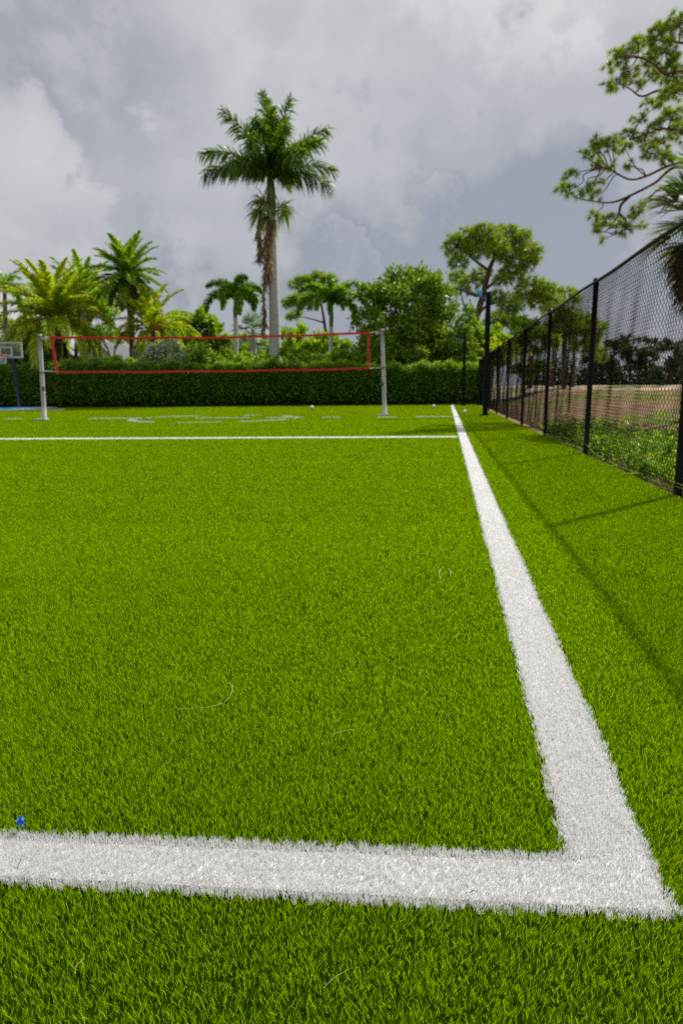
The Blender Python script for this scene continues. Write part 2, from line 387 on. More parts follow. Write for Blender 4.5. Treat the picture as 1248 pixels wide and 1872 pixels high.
# ---------------------------------------------------------------- chain link fence
FD = nrm(np.array([FS, 1.0, 0])); FN = np.array([FD[1], -FD[0], 0])
FB = np.array([FX0, FY0, 0.0]); FH = 2.13; SP = 3.44
fence = thing('chain_link_fence', 'long black chain link fence with round posts along the right edge of the turf', 'fence', FB)
U0, U1 = -2 * SP, 8 * SP + .35
def on_fence(u, z=0, n=0): return FB + FD * u + np.array([0, 0, 1.0]) * z + FN * n
ppts = [on_fence(0, -.3), on_fence(0, FH + .03)]
pm = MB(); pm.tube([on_fence(0, -.3), on_fence(0, .6), on_fence(0, 1.4), on_fence(0, FH - .02)], .033, 14)
zc = np.array([FH - .02, FH, FH + .015, FH + .02]); pm.tube(np.stack([on_fence(0, z) for z in zc]), [.038, .037, .026, .005], 14)
post0 = pm.build('post', M['black'], fence)
for k in range(-2, 9):
    o = post0 if k == 0 else post0.copy()
    if k != 0: col.objects.link(o); o.parent = fence
    o.location = tuple(FD * k * SP)
    if k != 0: o.rotation_euler = (rng.normal(0, .006), rng.normal(0, .006), 0)
ru = np.linspace(U0, U1, 80)
rm = MB(); rm.tube([on_fence(u, FH - .035 + .008 * math.sin(u * 1.8), -.004) for u in ru], .020, 10); rm.build('top_rail', M['rail'], fence)
rm = MB(); rm.tube([on_fence(u, .05 + .015 * math.sin(u * 2.3) , .034) for u in ru], .0035, 5); rm.build('tension_wire', M['wire'], fence)
q = .0355; nz = int((FH - .07) / q); nu = int((U1 - U0) / q)
wm = MB()
kk = np.arange(nu); jj = np.arange(nz + 1)
K, J = np.meshgrid(kk, jj, indexing='ij')
u = U0 + (K + (J + K) % 2) * q; z = .035 + J * q
wob = .012 * np.sin(u * 2.1 + z * 1.3) + .010 * np.sin(u * 5.3 - z * 2.2 + 1) + .006 * np.sin(u * 11. + z * 4.)
nn = .036 + wob * np.sin(np.clip(z / FH, 0, 1) * pi) + .0022 * np.where(J % 2 == 0, 1, -1)
u = u + .006 * np.sin(z * 3 + u * .9) + .004 * np.sin(z * 7.1 + u * 3.)
wp = FB + u[..., None] * FD + z[..., None] * np.array([0, 0, 1.0]) + nn[..., None] * FN
r = .0031
offs = [(-r, .0), (r * .5, r * .87), (r * .5, -r * .87)]
V = np.stack([wp + FN * a + (FD * .7) * b for a, b in offs], 2)          # K,J,3,3
ids = np.arange(nu * (nz + 1) * 3).reshape(nu, nz + 1, 3); f = []
for s in range(3):
    t = (s + 1) % 3
    f.append(np.stack([ids[:, :-1, s], ids[:, :-1, t], ids[:, 1:, t], ids[:, 1:, s]], -1).reshape(-1, 4))
wm.add(V, np.concatenate(f), 0, True)
wm.build('chain_link_mesh', M['wire'], fence)

# ---------------------------------------------------------------- net, posts
YL, YR = G(77, 768)[1], G(702, 760)[1]
def net_post(bx, by, tx_, ty_, label, inward):
    b = G(bx, by); Y = b[1]; t = P(tx_, ty_, Y)
    o = thing('net_post', label, 'net post', b, 'two white posts that carry the net')
    m = MB(); m.tube(np.linspace(b + [0, 0, -.02], t, 6), [.064, .063, .062, .060, .059, .058], 14)
    m.build('pole', M['post_white'], o)
    m = MB(); c = t + np.array([0, 0, .012]); m.tube([t, c, c + [0, 0, .015]], [.065, .065, .045], 14); m.build('cap', M['post_white'], o)
    m = MB(); m.box(b + [-.08, -.02, .03], (.34, .30, .024)); m.tube([b + [0, 0, .055], b + [0, 0, .12]], .08, 14); m.build('base_plate', M['post_white'], o)
    m = MB(); ey = t - np.array([0, 0, .10]); m.tube([ey, ey + [inward * .13, 0, .0], ey + [inward * .20, 0, .03]], .018, 8); m.tube([ey + [inward * .16, -.03, 0], ey + [inward * .16, .03, 0]], .045, 10)
    m.build('pulley', M['post_white'], o)
    f = .38; w = b + (t - b) * f; m = MB(); m.box(w + [inward * .05, -.06, 0], (.06, .09, .12)); m.tube([w + [inward * .05, -.12, 0], w + [inward * .05, -.12, -.14]], .012, 6); m.build('winch', M['steel'], o)
    f = .56; w = b + (t - b) * f; m = MB(); m.tube([w - [0, 0, .03], w + [0, 0, .03]], .068, 14); m.build('band', M['steel'], o)
    return b, t
bL, tL = net_post(82, 768, 73, 613, 'white net post left of the red net near the basketball hoop', 1)
bR, tR = net_post(703, 760, 698, 603, 'white net post right of the red net in front of the dense tree', -1)
A, B_ = P(91, 617, YL), P(676, 608.5, YR); C_, D_ = P(105, 680, YL), P(675, 673.5, YR)
net = thing('volleyball_net', 'wide sports net edged with red tape strung between two white posts', 'net', (A + B_ + C_ + D_) / 4 * [1, 1, 0])
def tape(a, b, wd, sag, n=40, name='tape', mat=None):
    t = np.linspace(0, 1, n); c = a + (b - a) * t[:, None]
    c[:, 2] -= sag * 4 * t * (1 - t) + .006 * np.sin(t * 23 + a[2]); c[:, 1] += .01 * np.sin(t * 17)
    dx = nrm(np.gradient(c, axis=0)); s = np.cross(dx, [0, 1.0, 0]); s = nrm(s) * wd / 2; y = np.array([0, .008, 0])
    v = np.stack([c - s - y, c + s - y, c + s + y, c - s + y], 1); i = np.arange(n - 1)[:, None] * 4
    m = MB(); m.add(v, np.concatenate([i + np.array([j, (j + 1) % 4, (j + 1) % 4 + 4, j + 4]) for j in range(4)]), 0); m.add(np.r_[v[0], v[-1]], [[0, 1, 2, 3], [7, 6, 5, 4]], 0)
    return m.build(name, mat or M['red'], net)
tape(A, B_, .066, .07, name='top_tape'); tape(C_, D_, .055, .03, name='bottom_tape')
tape(A + [0.03, .02, .03], C_ + [0, .02, -.03],   .07, 0, 12, 'side_tape'); tape(B_ + [-.03, .02, .03], D_ + [-.03, .02, -.03],   .07, 0, 12, 'side_tape')
for a_, b_ in ((A, P(83, 615.5, YL)), (C_, P(82, 678, YL)), (B_, P(692, 605, YR)), (D_, P(700, 672, YR))):
    cm = MB(); cm.tube([a_, b_], .012, 6); cm.build('cord', M['cord'], net)
nm = MB()
def nq(s, t):
    top = A + (B_ - A) * s; bot = C_ + (D_ - C_) * s; top = top - [0, 0, .07 * 4 * s * (1 - s)]; return top + (bot - top) * t
for s in np.linspace(.008, .992, 92): nm.tube([nq(s, .02), nq(s, .5), nq(s, .98)], .0011, 3, cap=False)
for t in np.linspace(.06, .94, 10): nm.tube([nq(s, t) for s in np.linspace(.005, .995, 30)], .0011, 3, cap=False)
nm.build('netting', M['black'], net)

# ---------------------------------------------------------------- basketball hoop
YH = 33.6
def hp(x, y, dy=0): return P(x, y, YH) + np.array([0, dy, 0])
base = np.array([P(32, 700, YH + .9)[0], YH + .9, 0.05])
hoop = thing('basketball_hoop', 'basketball hoop with clear white edged backboard in front of the hedge', 'basketball hoop', base)
m = MB(); m.tube([base, base + [0, 0, .4], P(27, 672, YH + .9), P(24, 658, YH + .85)], .085, 10); m.tube([P(26, 668, YH + .9), P(20, 655, YH + .35), P(16, 648, YH + .06)], .06, 8); m.tube([P(27, 676, YH + .9), P(12, 654, YH + .06)], .04, 8)
m.box(base + [0, 0, .02], (.5, .5, .04)); m.build('pole', M['blue_steel'], hoop)
c0, c1 = hp(-21, 655), hp(40, 625); W = c1[0] - c0[0]; Hh = c1[2] - c0[2]; mid = (c0 + c1) / 2
gm, nt, N, Lk = newmat('backboard_glass')
gb = N('ShaderNodeBsdfPrincipled'); gb.inputs['Base Color'].default_value = (.25, .4, .35, 1); gb.inputs['Roughness'].default_value = .05; gb.inputs['Alpha'].default_value = .12; go = N('ShaderNodeOutputMaterial'); Lk(gb.outputs[0], go.inputs[0])
m = MB(); m.box(mid, (W - .1, .015, Hh - .1)); m.build('backboard', gm, hoop)
m = MB(); ft = .075
for sx in (-1, 1): m.box(mid + [sx * (W / 2 - ft / 2), 0, 0], (ft, .04, Hh))
for sz in (-1, 1): m.box(mid + [0, 0, sz * (Hh / 2 - ft / 2)], (W - 2 * ft, .04, ft))
m.build('backboard_frame', M['post_white'], hoop)
m = MB(); tm = mid + [0.05, -.03, -.07]; tw, thh = .56, .44
for sx in (-1, 1): m.box(tm + [sx * tw / 2, 0, 0], (.06, .02, thh))
for sz in (-1, 1): m.box(tm + [0, 0, sz * (thh / 2 - .03)], (tw - .06, .02, .06))
m.build('target_square', M['post_white'], hoop)
rc = hp(11, 650) + [0, -.40, 0]; m = MB(); th = np.linspace(0, 2 * pi, 29)
m.tube(np.stack([rc + [.24 * math.cos(a), .24 * math.sin(a), 0] for a in th]), .022, 8, cap=False); m.box(rc + [0, .31, -.02], (.2, .14, .06)); m.build('rim', M['orange'], hoop)
m = MB()
for k in range(14):
    for s in (1, -1):
        aa = k * 2 * pi / 14 + s * np.linspace(0, 1.1, 8); rr = np.linspace(.24, .13, 8); m.tube(np.stack([rc[0] + rr * np.cos(aa), rc[1] + rr * np.sin(aa), rc[2] - np.linspace(0, .40, 8)], 1), .007, 4, cap=False)
m.build('hoop_net', M['cord'], hoop)

# ---------------------------------------------------------------- lamp posts
def lamp(bpt, top, arm_end, wdt, label, cyan=False):
    o = thing('lamp_post', label, 'lamp post', bpt, 'black solar lamp posts round the field')
    m = MB(); h = top[2] - bpt[2]
    m.box((bpt + top) / 2, (wdt, wdt, h)); m.box(top + [0, 0, .015], (wdt * 1.12, wdt * 1.12, .03)); m.box(bpt + [0, 0, .03], (wdt * 1.9, wdt * 1.9, .05)); m.build('pole', M['black'], o)
    st = top + np.array([-wdt / 2, 0, -.16]); dv = arm_end - st; L = np.linalg.norm(dv); ax = nrm(dv); az = nrm(np.cross(ax, [0, 1.0, 0])); az = az if az[2] > 0 else -az
    R_ = np.stack([ax, [0, 1, 0], az])
    m = MB(); m.box(st + ax * L * .15, (L * .32, .05, .05), 0, R_); m.box(st + ax * L * .03, (.06, .10, .16), 0, R_); m.build('arm', M['steel'], o)
    m = MB(); m.box(st + ax * L * .64, (L * .72, .30, .045), 0, R_); m.box(st + ax * L * .5 - az * .035, (L * .36, .2, .03), 0, R_); m.build('lamp_head', M['panel'], o)
    if cyan:
        m = MB(); c = st + ax * L * .32 + az * .10; m.tube([c - az * .08, c, c + az * .06, c + az * .085], [.085, .09, .075, .02], 12); m.build('sensor_cover', M['cyan'], o)
b = G(885, 760); lamp(b, P(890.5, 536, b[1]) * [0, 1, 1] + b * [1, 0, 0] + [.03, 0, 0], P(838, 527, b[1]), .125, 'tall black lamp post standing on the turf beside the fence', True)
b = G(847, 741.5); t = P(848, 617, b[1]); lamp(b, t, P(828, 617, b[1] + .2) + [0, 0, .0], .11, 'black lamp post at the far end in front of the hedge near the fence corner')
b = np.array([P(119, 650, 37.2)[0], 37.2, 0]); t = P(120, 628, 37.2); lamp(b, t, P(106, 622, 37.2), .13, 'black lamp post behind the hedge left of the white house')

# ---------------------------------------------------------------- hedge
hedge = thing('hedge', 'long dark green clipped hedge closing the far end of the turf', 'hedge', (-6, 35.4, 0))
def hedge_len(n):
    x = rng.uniform(-24, 7.5, n); return x
HT = lambda x: 1.84 + .22 * wavy(x, x * .3, 8, 6, .1, .6) + .12 * wavy(x, x, 12, 5, .8, 3)
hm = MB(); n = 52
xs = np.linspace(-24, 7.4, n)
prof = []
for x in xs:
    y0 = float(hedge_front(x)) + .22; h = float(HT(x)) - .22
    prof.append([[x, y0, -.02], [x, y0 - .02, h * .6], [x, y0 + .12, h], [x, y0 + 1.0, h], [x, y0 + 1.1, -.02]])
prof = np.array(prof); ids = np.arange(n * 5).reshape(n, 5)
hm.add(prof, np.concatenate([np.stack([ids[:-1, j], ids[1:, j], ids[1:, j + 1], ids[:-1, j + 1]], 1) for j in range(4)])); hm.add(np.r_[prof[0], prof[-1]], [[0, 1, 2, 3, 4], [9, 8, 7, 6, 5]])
hm.build('dark_core', M['hedge_core'], hedge)  # solid dark core added so the hedge cannot be seen through
hm = MB(); n = 76000; x = hedge_len(n); t = rng.uniform(0, 1, n); H_ = HT(x)
front = t < .62
bul = .17 * wavy(x, np.where(front, t * 5, 0), 31, 8, .25, 2.5)
yf = hedge_front(x)
z = np.where(front, np.sqrt(rng.uniform(0, 1, n)) * H_ * .98 + .03, H_ + rng.normal(0, .07, n) + np.abs(rng.normal(0, .05, n)))
y = np.where(front, yf + .10 + bul + np.abs(rng.normal(0, .08, n)), yf + rng.uniform(0, 1.4, n))
leafcards(hm, np.stack([x, y, z], 1), .15, .075, .3, np.where(front[:, None], np.array([0, -1.0, .3]), np.array([0, 0, 1.0])))
# long shoots left unclipped on the top; paler leaf colour paints them sunlit
n = 3000; x = hedge_len(n); hgt = rng.uniform(.10, .55, n) * (.5 + wavy(x, x, 40, 5, .1, .7) ** 2)
for k in range(10):
    f = rng.uniform(.1, 1, n); leafcards(hm, np.stack([x + rng.normal(0, .05, n), hedge_front(x) + .15 + rng.uniform(0, 1.1, n), HT(x) + hgt * f], 1), .12, .065, .4, None, 1)
hm.build('foliage', [M['hedge'], M['bright']], hedge)

# ---------------------------------------------------------------- trees in general
def ground_at(px, Y, gz=-.3): p = P(px, 712, Y); return np.array([p[0], Y, gz])
def limb(mb, a, b, r0, r1, lift=.25, n=8, sides=6, mat=0):
    d = b - a; L = np.linalg.norm(d); m1 = a + d * .35 + np.array([0, 0, -lift * L * .3]) + rng.normal(0, .05 * L, 3); m2 = a + d * .7 + rng.normal(0, .04 * L, 3)
    p = smooth([a, m1, m2, b], 4); mb.tube(p, np.linspace(r0, r1, len(p)), sides, mat)
def leaf_tree(name, label, cat, Y, trunk_px, clumps, mat, nleaf, L, W, r0=.14, bark='dark_bark', group=None, depth=1.0, gz=-.3, up=.5, flowers_glints=0, fmat=None, hollow=.35):
    """clumps (px, py, rx, ry) in picture units become balls of leaves round limbs, spread in depth too"""
    base = ground_at(trunk_px[0][0], Y, gz); o = thing(name, label, cat, base, group)
    tm = MB(); tp = [base] + [P(x, y, Y) for x, y in trunk_px[1:]]; tps = smooth(tp, 5); tm.tube(tps, np.linspace(r0, r0 * .35, len(tps)), 9)
    nleaf = int(nleaf * 1.5); cm = MB(); k = Y / FPX; area = sum(c[2] * c[3] for c in clumps); rmax = max(c[2] for c in clumps)
    for cx, cy, rx, ry in clumps:
        c = P(cx, cy, Y) + np.array([0, rng.uniform(-1, 1) * depth, 0]); R_ = np.array([rx * k, (rx + ry) * .5 * k, ry * k])
        j = np.argmin(np.linalg.norm(tps - (c - [0, 0, .6 * abs(c[0] - base[0]) + .3]), axis=1)); limb(tm, tps[j], c, r0 * .35, .012)
        n = max(30, int(nleaf * rx * ry / area)); ns = max(4, n // 70)
        sub = rand_dir(ns) * rng.uniform(.25, 1, (ns, 1)) ** .5 * R_ * .8 + c
        for s in sub[:14]: limb(tm, c, s, .014, .006, n=3, sides=4)
        w = rng.integers(0, ns, n); pos = sub[w] + rng.normal(size=(n, 3)) * R_.mean() * .24
        leafcards(cm, pos, L, W, up, nrm(pos - c))
        if flowers_glints:
            m_ = int(n * flowers_glints); w = rng.integers(0, ns, m_); pos = sub[w] + rng.normal(size=(m_, 3)) * R_.mean() * .28; leafcards(cm, pos + nrm(pos - c) * R_.mean() * .12, .10, .09, 1.2, None, 1)
    tm.build('trunk' if cat == 'tree' else 'stems', M[bark], o)
    cm.build('crown', [M[mat], M[fmat or 'flower_glint']], o)
    return o
def ellipse_clumps(cx, cy, rx, ry, n, r, shell=.55, flat=.8):
    out = []
    for i in range(n):
        a = rng.uniform(0, 2 * pi); q = math.sqrt(rng.uniform(shell ** 2 if rng.random() < .7 else 0, 1)); s = r * rng.uniform(.7, 1.25)
        out.append((cx + rx * q * math.cos(a), cy + ry * q * math.sin(a), s, s * flat))
    return out

def pine(name, label, Y, trunk_px, branches, clumps, ntuft, nl, nw, r0, mat='pine', bark='pine_bark', depth=1.5, group=None, gz=-.3, ned=34, br=.05, tdepth=0):
    base = ground_at(trunk_px[0][0], Y, gz); o = thing(name, label, 'tree', base, group)
    tm = MB(); tp = [base] + [P(x, y, Y + tdepth * i / len(trunk_px)) for i, (x, y) in enumerate(trunk_px[1:])]; tps = smooth(tp, 6); tm.tube(tps, np.linspace(r0, r0 * .3, len(tps)), 10)
    allp = [tps[len(tps) // 2:]]
    for bl in branches:
        dy = rng.uniform(-depth, depth); p = smooth([P(x, y, Y + dy * i / (len(bl) - 1)) for i, (x, y) in enumerate(bl)], 6)
        tm.tube(p, np.linspace(br, br * .28, len(p)), 7); allp.append(p)
    allp = np.concatenate(allp); cm = MB(); k = Y / FPX; area = sum(c[2] * c[3] for c in clumps)
    for cx, cy, rx, ry in clumps:
        c = P(cx, cy, Y); d2 = np.hypot((allp - c)[:, 0], (allp - c)[:, 2]); j = np.argmin(d2); c = P(cx, cy, allp[j, 1] + rng.uniform(-.3, .3) * depth)
        limb(tm, allp[j], c, br * .4, br * .14, .1)
        n = max(3, int(ntuft * rx * ry / area)); R_ = np.array([rx * k, (rx + ry) * .5 * k, ry * k])
        tc = c + rand_dir(n) * rng.uniform(.2, 1, (n, 1)) ** .45 * R_
        for t in tc: limb(tm, c, t, br * .16, br * .07, .05, sides=4)
        out = nrm(tc - c + np.array([0, 0, .35]) * R_.mean())
        pp = np.repeat(tc, ned, 0); dd = nrm(rand_dir(len(pp)) + np.repeat(out, ned, 0) * .75)
        blades(cm, pp + dd * nl * .06, dd, nl * rng.uniform(.7, 1.1, len(pp)), nw, np.array([0, 0, -1.0]) * nl * .12 * np.ones((len(pp), 1)), None, 0, 1)
    tm.build('trunk', M[bark], o); cm.build('crown', M[mat], o)
    return o

# ---------------------------------------------------------------- palms
def frond(leaf, rach, base, az, el, L, bend, nleaf, ll, lw, spread=.45, lift=.25, droop=.25, rr=.03, power=1.3, mat=0, t0=.14, along=(68, 28), twist=0., blunt=0):
    t = np.linspace(0, 1, 16); e = el - bend * t ** power; hz = np.array([math.sin(az), math.cos(az), 0])
    T = np.cos(e)[:, None] * hz + np.sin(e)[:, None] * np.array([0, 0, 1.0]); p = base + np.concatenate([[[0, 0, 0]], np.cumsum(T[:-1] * L / 15, 0)])
    if rach is not None: rach.tube(p, np.linspace(rr, rr * .25, 16), 5, mat)
    tt = np.repeat(np.linspace(t0, .995, nleaf), 2); s = np.tile([1, -1], nleaf); n = len(tt)
    f = tt * 15; i = np.minimum(f.astype(int), 14); fr = (f - i)[:, None]
    q = p[i] * (1 - fr) + p[i + 1] * fr; tg = nrm(T[i] * (1 - fr) + T[np.minimum(i + 1, 15)] * fr)
    Bn = nrm(np.cross(tg, np.array([0, 0, 1.0]) + 1e-4)); Nn = np.cross(Bn, tg)
    al = np.radians(along[0] + (along[1] - along[0]) * tt) + rng.normal(0, .08, n)
    ph = lift + rng.normal(0, 1, n) * spread + twist
    d = np.cos(al)[:, None] * tg + np.sin(al)[:, None] * (s[:, None] * np.cos(ph)[:, None] * Bn + np.sin(ph)[:, None] * Nn)
    ln = ll * (np.clip(np.sin(pi * (.12 + .82 * tt)) ** .6, .25, 1) if not blunt else np.clip(np.sin(pi * (.2 + .58 * tt)) ** .8, .3, 1)) * rng.uniform(.85, 1.1, n)
    bd = np.array([0, 0, -1.0]) * (ln * droop * rng.uniform(.6, 1.3, n))[:, None]
    sd = nrm(np.cross(d, Nn + rng.normal(0, .25, (n, 3))))
    blades(leaf, q, nrm(d), ln, lw, bd, sd, mat)
def trunk_part(o, pts, rads, mat, sides=14, name='trunk'):
    m = MB(); p = smooth(pts, 8); m.tube(p, np.interp(np.linspace(0, 1, len(p)), np.linspace(0, 1, len(rads)), rads), sides); return m.build(name, mat, o)
def fronds_part(o, name, specs, mats, **kw):
    m = MB()
    for sp in specs:
        a = dict(kw); a.update(sp); frond(m, m, **a)
    return m.build(name, mats, o)
def crown_specs(base, n, L, el0, el1, b0, b1, jit=.12, az0=None):
    """fronds in a spiral from young upright ones to old hanging ones"""
    out = []; a0 = rng.uniform(0, 7) if az0 is None else az0
    for i in range(n):
        u = (i + .5) / n; out.append(dict(base=base + np.array([0, 0, .12 * (1 - u)]), az=a0 + i * 2.39996 + rng.normal(0, jit), el=el0 + (el1 - el0) * u + rng.normal(0, jit), L=L * rng.uniform(.88, 1.08), bend=b0 + (b1 - b0) * u + rng.normal(0, jit)))
    return out

# royal palm, the tall one in the middle
Y = 40.; base = ground_at(503, Y); k = Y / FPX
royal = thing('royal_palm', 'tall royal palm with smooth pale grey trunk and brown dead fronds hanging under its crown', 'palm tree', base)
trunk_part(royal, [base, P(503, 640, Y), P(500, 520, Y), P(497, 420, Y), P(496, 395, Y)], [.36, .36, .30, .27, .25, .22], M['palm_bark'], 20)
trunk_part(royal, [P(496, 402, Y), P(495.5, 370, Y), P(495, 345, Y), P(495, 322, Y)], [.22, .27, .24, .14], M['shaft'], 16, 'crownshaft')
hub = P(495, 326, Y)
def aim(px, py, dep=0.):                      # azimuth, elevation and reach from the hub towards a place in the crown
    v = P(px, py, Y) + np.array([0, dep, 0]) - hub; return math.atan2(v[0], v[1]), math.atan2(v[2], math.hypot(v[0], v[1])), np.linalg.norm(v)
specs = []
for px, py, dep, bd in [(478, 172, .3, .1), (541, 178, -.4, .1), (582, 220, .8, .25), (418, 216, -.8, .35), (372, 276, .6, .55), (378, 340, -.8, .8), (616, 300, .8, .55), (612, 354, -.4, .8),
                        (440, 215, 2.2, .5), (520, 200, 2.0, .4), (560, 250, 2.6, .6), (430, 280, 2.8, .8), (470, 250, -2.6, .6), (535, 260, -2.6, .7), (560, 320, -2.6, .9), (430, 330, -2.4, .9), (470, 300, -3., 1.1), (525, 310, 3., 1.0), (400, 300, 1.8, .7), (596, 270, -1.5, .6), (500, 210, -1.2, .3), (455, 240, .8, .4)]:
    a, e, l = aim(px, py, dep); specs.append(dict(base=hub + rng.normal(0, .05, 3), az=a, el=e + (bd + .28) * .52 + rng.normal(0, .05), L=(l * .99 + .1) * rng.uniform(.93, 1.06), bend=(bd + .28) * 1.1, twist=rng.normal(0, .4)))
fronds_part(royal, 'crown', specs, M['royal'], nleaf=110, ll=.92, lw=.085, spread=1.15, lift=.1, droop=.42, rr=.06, t0=.12, along=(70, 38), blunt=1)
dd = []
for (x0, y0, x1, y1, bw) in [(480, 395, 474, 478, .3), (497, 400, 488, 505, .45), (490, 490, 481, 612, .26), (494, 420, 486, 500, .3)]:
    a = P(x0, y0, Y) + [0, -.35, 0]; b = P(x1, y1, Y) + [0, -.4, 0]; m = MB()
    p = smooth([a, a * .65 + b * .35 + [-.12, -.1, 0], a * .3 + b * .7 + [.05, -.1, 0], b], 6); m.tube(p, np.linspace(.05, .015, len(p)), 5)
    n = 280; i = rng.integers(0, len(p) - 1, n); d = nrm(np.stack([rng.normal(0, .35, n), rng.normal(0, .3, n), -np.ones(n)], 1)); blades(m, p[i], d, rng.uniform(.35, .8, n) * (bw / .35), .07, rng.normal(0, .05, (n, 3)))
    m.build('dead_frond', M['dead'], royal)
m = MB()
for cx, cy, n, sp, up_ in ((486, 372, 110, 1.0, .1), (478, 388, 90, .8, -.3), (512, 376, 70, .8, .15), (520, 388, 60, .6, -.25), (492, 395, 60, .7, -.6)):
    c = P(cx, cy, Y) + [0, rng.uniform(-.5, .3), 0]; sx = np.sign(cx - 496); m.tube([P(496, 385, Y), c], [.05, .02], 5)
    d = nrm(np.stack([sx * .35 + rng.normal(0, .7, n), rng.normal(0, .6, n), up_ + rng.normal(0, .6, n)], 1)); dead_ = rng.random(n) < .25
    for q_, mi in ((~dead_, 0), (dead_, 1)):
        k_ = int(q_.sum()); blades(m, c + d[q_] * rng.uniform(0, .25, (k_, 1)), d[q_], rng.uniform(.5, 1.25, k_) * sp, .06, np.array([0, 0, -1.0]) * rng.uniform(.2, .9, (k_, 1)), None, mi)
m.build('flower_stalk', [M['date_green'], M['dead']], royal)

# foxtail palms: bushy plumes curling over
def foxtail(label, tpts, hubp, Y, n, L, rad=.13):
    base = ground_at(tpts[0][0], Y); o = thing('foxtail_palm', label, 'palm tree', base, 'foxtail palms behind the hedge')
    trunk_part(o, [base] + [P(x, y, Y) for x, y in tpts[1:]], [rad * 1.25, rad, rad * .9, rad * .8], M['palm_bark'])
    hb = P(*hubp, Y); trunk_part(o, [P(*tpts[-1], Y), (P(*tpts[-1], Y) + hb) / 2, hb], [rad * .8, rad * .95, rad * .5], M['shaft'], 12, 'crownshaft')
    fronds_part(o, 'crown', crown_specs(hb, n, L, 1.5, .75, 2.0, 2.9, .1), M['foxtail'], nleaf=150, ll=.38, lw=.07, spread=1.8, lift=0, droop=.12, rr=.03, power=1.05, t0=.14, along=(75, 50))
    return o
foxtail('small foxtail palm with curling plumes left of the tall royal palm', [(432, 0), (432, 655), (431, 600), (430, 580)], (430, 552), 38., 9, 2.25)
foxtail('small foxtail palm with curling plumes right of the tall royal palm beside the dense tree', [(604, 0), (604, 655), (605, 610), (605, 598)], (606, 562), 38.5, 13, 2.7)

# slender date palm
def date_palm(name, label, tpts, hubp, Y, n, L, el, bd, mat, rad=.16, ll=.5, lw=.05, nleaf=60, group=None, dead=0, bark='date_bark', droop=.2, lift=.35, spread=.3, az0=None):
    base = ground_at(tpts[0][0], Y); o = thing(name, label, 'palm tree', base, group)
    hb = P(*hubp, Y); trunk_part(o, [base] + [P(x, y, Y) for x, y in tpts[1:]] + [hb], [rad * 1.3, rad, rad, rad * .8], M[bark])
    fronds_part(o, 'crown', crown_specs(hb, n, L, el[0], el[1], bd[0], bd[1], .1, az0), M[mat], nleaf=nleaf, ll=ll, lw=lw, spread=spread, lift=lift, droop=droop, rr=.035)
    if dead: fronds_part(o, 'dead_frond', crown_specs(hb - [0, 0, .1], dead, L * .75, -.5, -1.1, .7, .5), M['dead'], nleaf=30, ll=ll * .7, lw=lw, spread=.5, lift=.1, droop=.5, rr=.03)
    return o
date_palm('date_palm', 'tall slender date palm with round feathery crown behind the left half of the net', [(244, 0), (243, 655), (240, 590), (236, 545)], (234, 504), 40., 46, 2.25, (1.45, -.75), (.6, .9), 'date_green', .17, .50, .065, 70, None, 8)
date_palm('date_palm', 'broad yellow green date palm with drooping fronds and hidden trunk at left', [(103, 0), (103, 660), (102, 620)], (100, 590), 38., 52, 3.75, (1.5, -.25), (.75, 1.7), 'date', .3, .62, .075, 84, None, 0, 'date_bark', .3)
date_palm('date_palm', 'yellow fronded date palm bearing orange fruit right of the slender date palm', [(278, 0), (278, 655), (277, 620)], (276, 600), 39., 26, 2.7, (1.45, -.3), (.7, 1.6), 'date', .26, .52, .07, 66)
fo = bpy.data.objects['date_palm.002']
for fx, fy, n, sp in ((286, 598, 260, (.28, .2, .16)), (270, 596, 120, (.15, .2, .12))):
    c = P(fx, fy, 38.6); a_, b_ = np.meshgrid(np.linspace(0, 2 * pi, 25), np.linspace(.02, pi - .02, 15)); rr_ = 1 + .16 * np.sin(a_ * 6 + b_ * 3) * np.sin(b_ * 9)
    m = MB(); v = np.stack([np.cos(a_) * np.sin(b_), np.sin(a_) * np.sin(b_), np.cos(b_)], -1) * rr_[..., None] * np.array(sp) * 1.2 + c
    ii, jj_ = np.meshgrid(np.arange(14), np.arange(24), indexing='ij'); q_ = (ii * 25 + jj_).ravel(); m.add(v, np.stack([q_, q_ + 1, q_ + 26, q_ + 25], 1), 0, True); m.build('fruit_cluster', M['fruit'], fo)
date_palm('coconut_palm', 'dark palm with curved fronds at the left edge behind the date palm', [(14, 0), (12, 640), (10, 570)], (9, 528), 43., 12, 2.0, (1.3, .0), (1.2, 1.9), 'foxtail', .13, .5, .07, 40, None, 0, 'date_bark', .5)
date_palm('areca_palm', 'pale green feathery palm between the broad and the slender date palms', [(150, 0), (150, 650), (152, 600)], (155, 560), 44., 24, 3.1, (1.5, .3), (.6, 1.3), 'bright', .16, .62, .08, 64, None, 0, 'palm_bark', .4)
date_palm('areca_palm', 'yellow green palm clump against the far fence corner under the large pine', [(912, 0), (911, 690)], (911, 676), 37.5, 18, 1.9, (1.5, .5), (.5, 1.2), 'date', .12, .5, .07, 40, None, 0, 'palm_bark', .4)
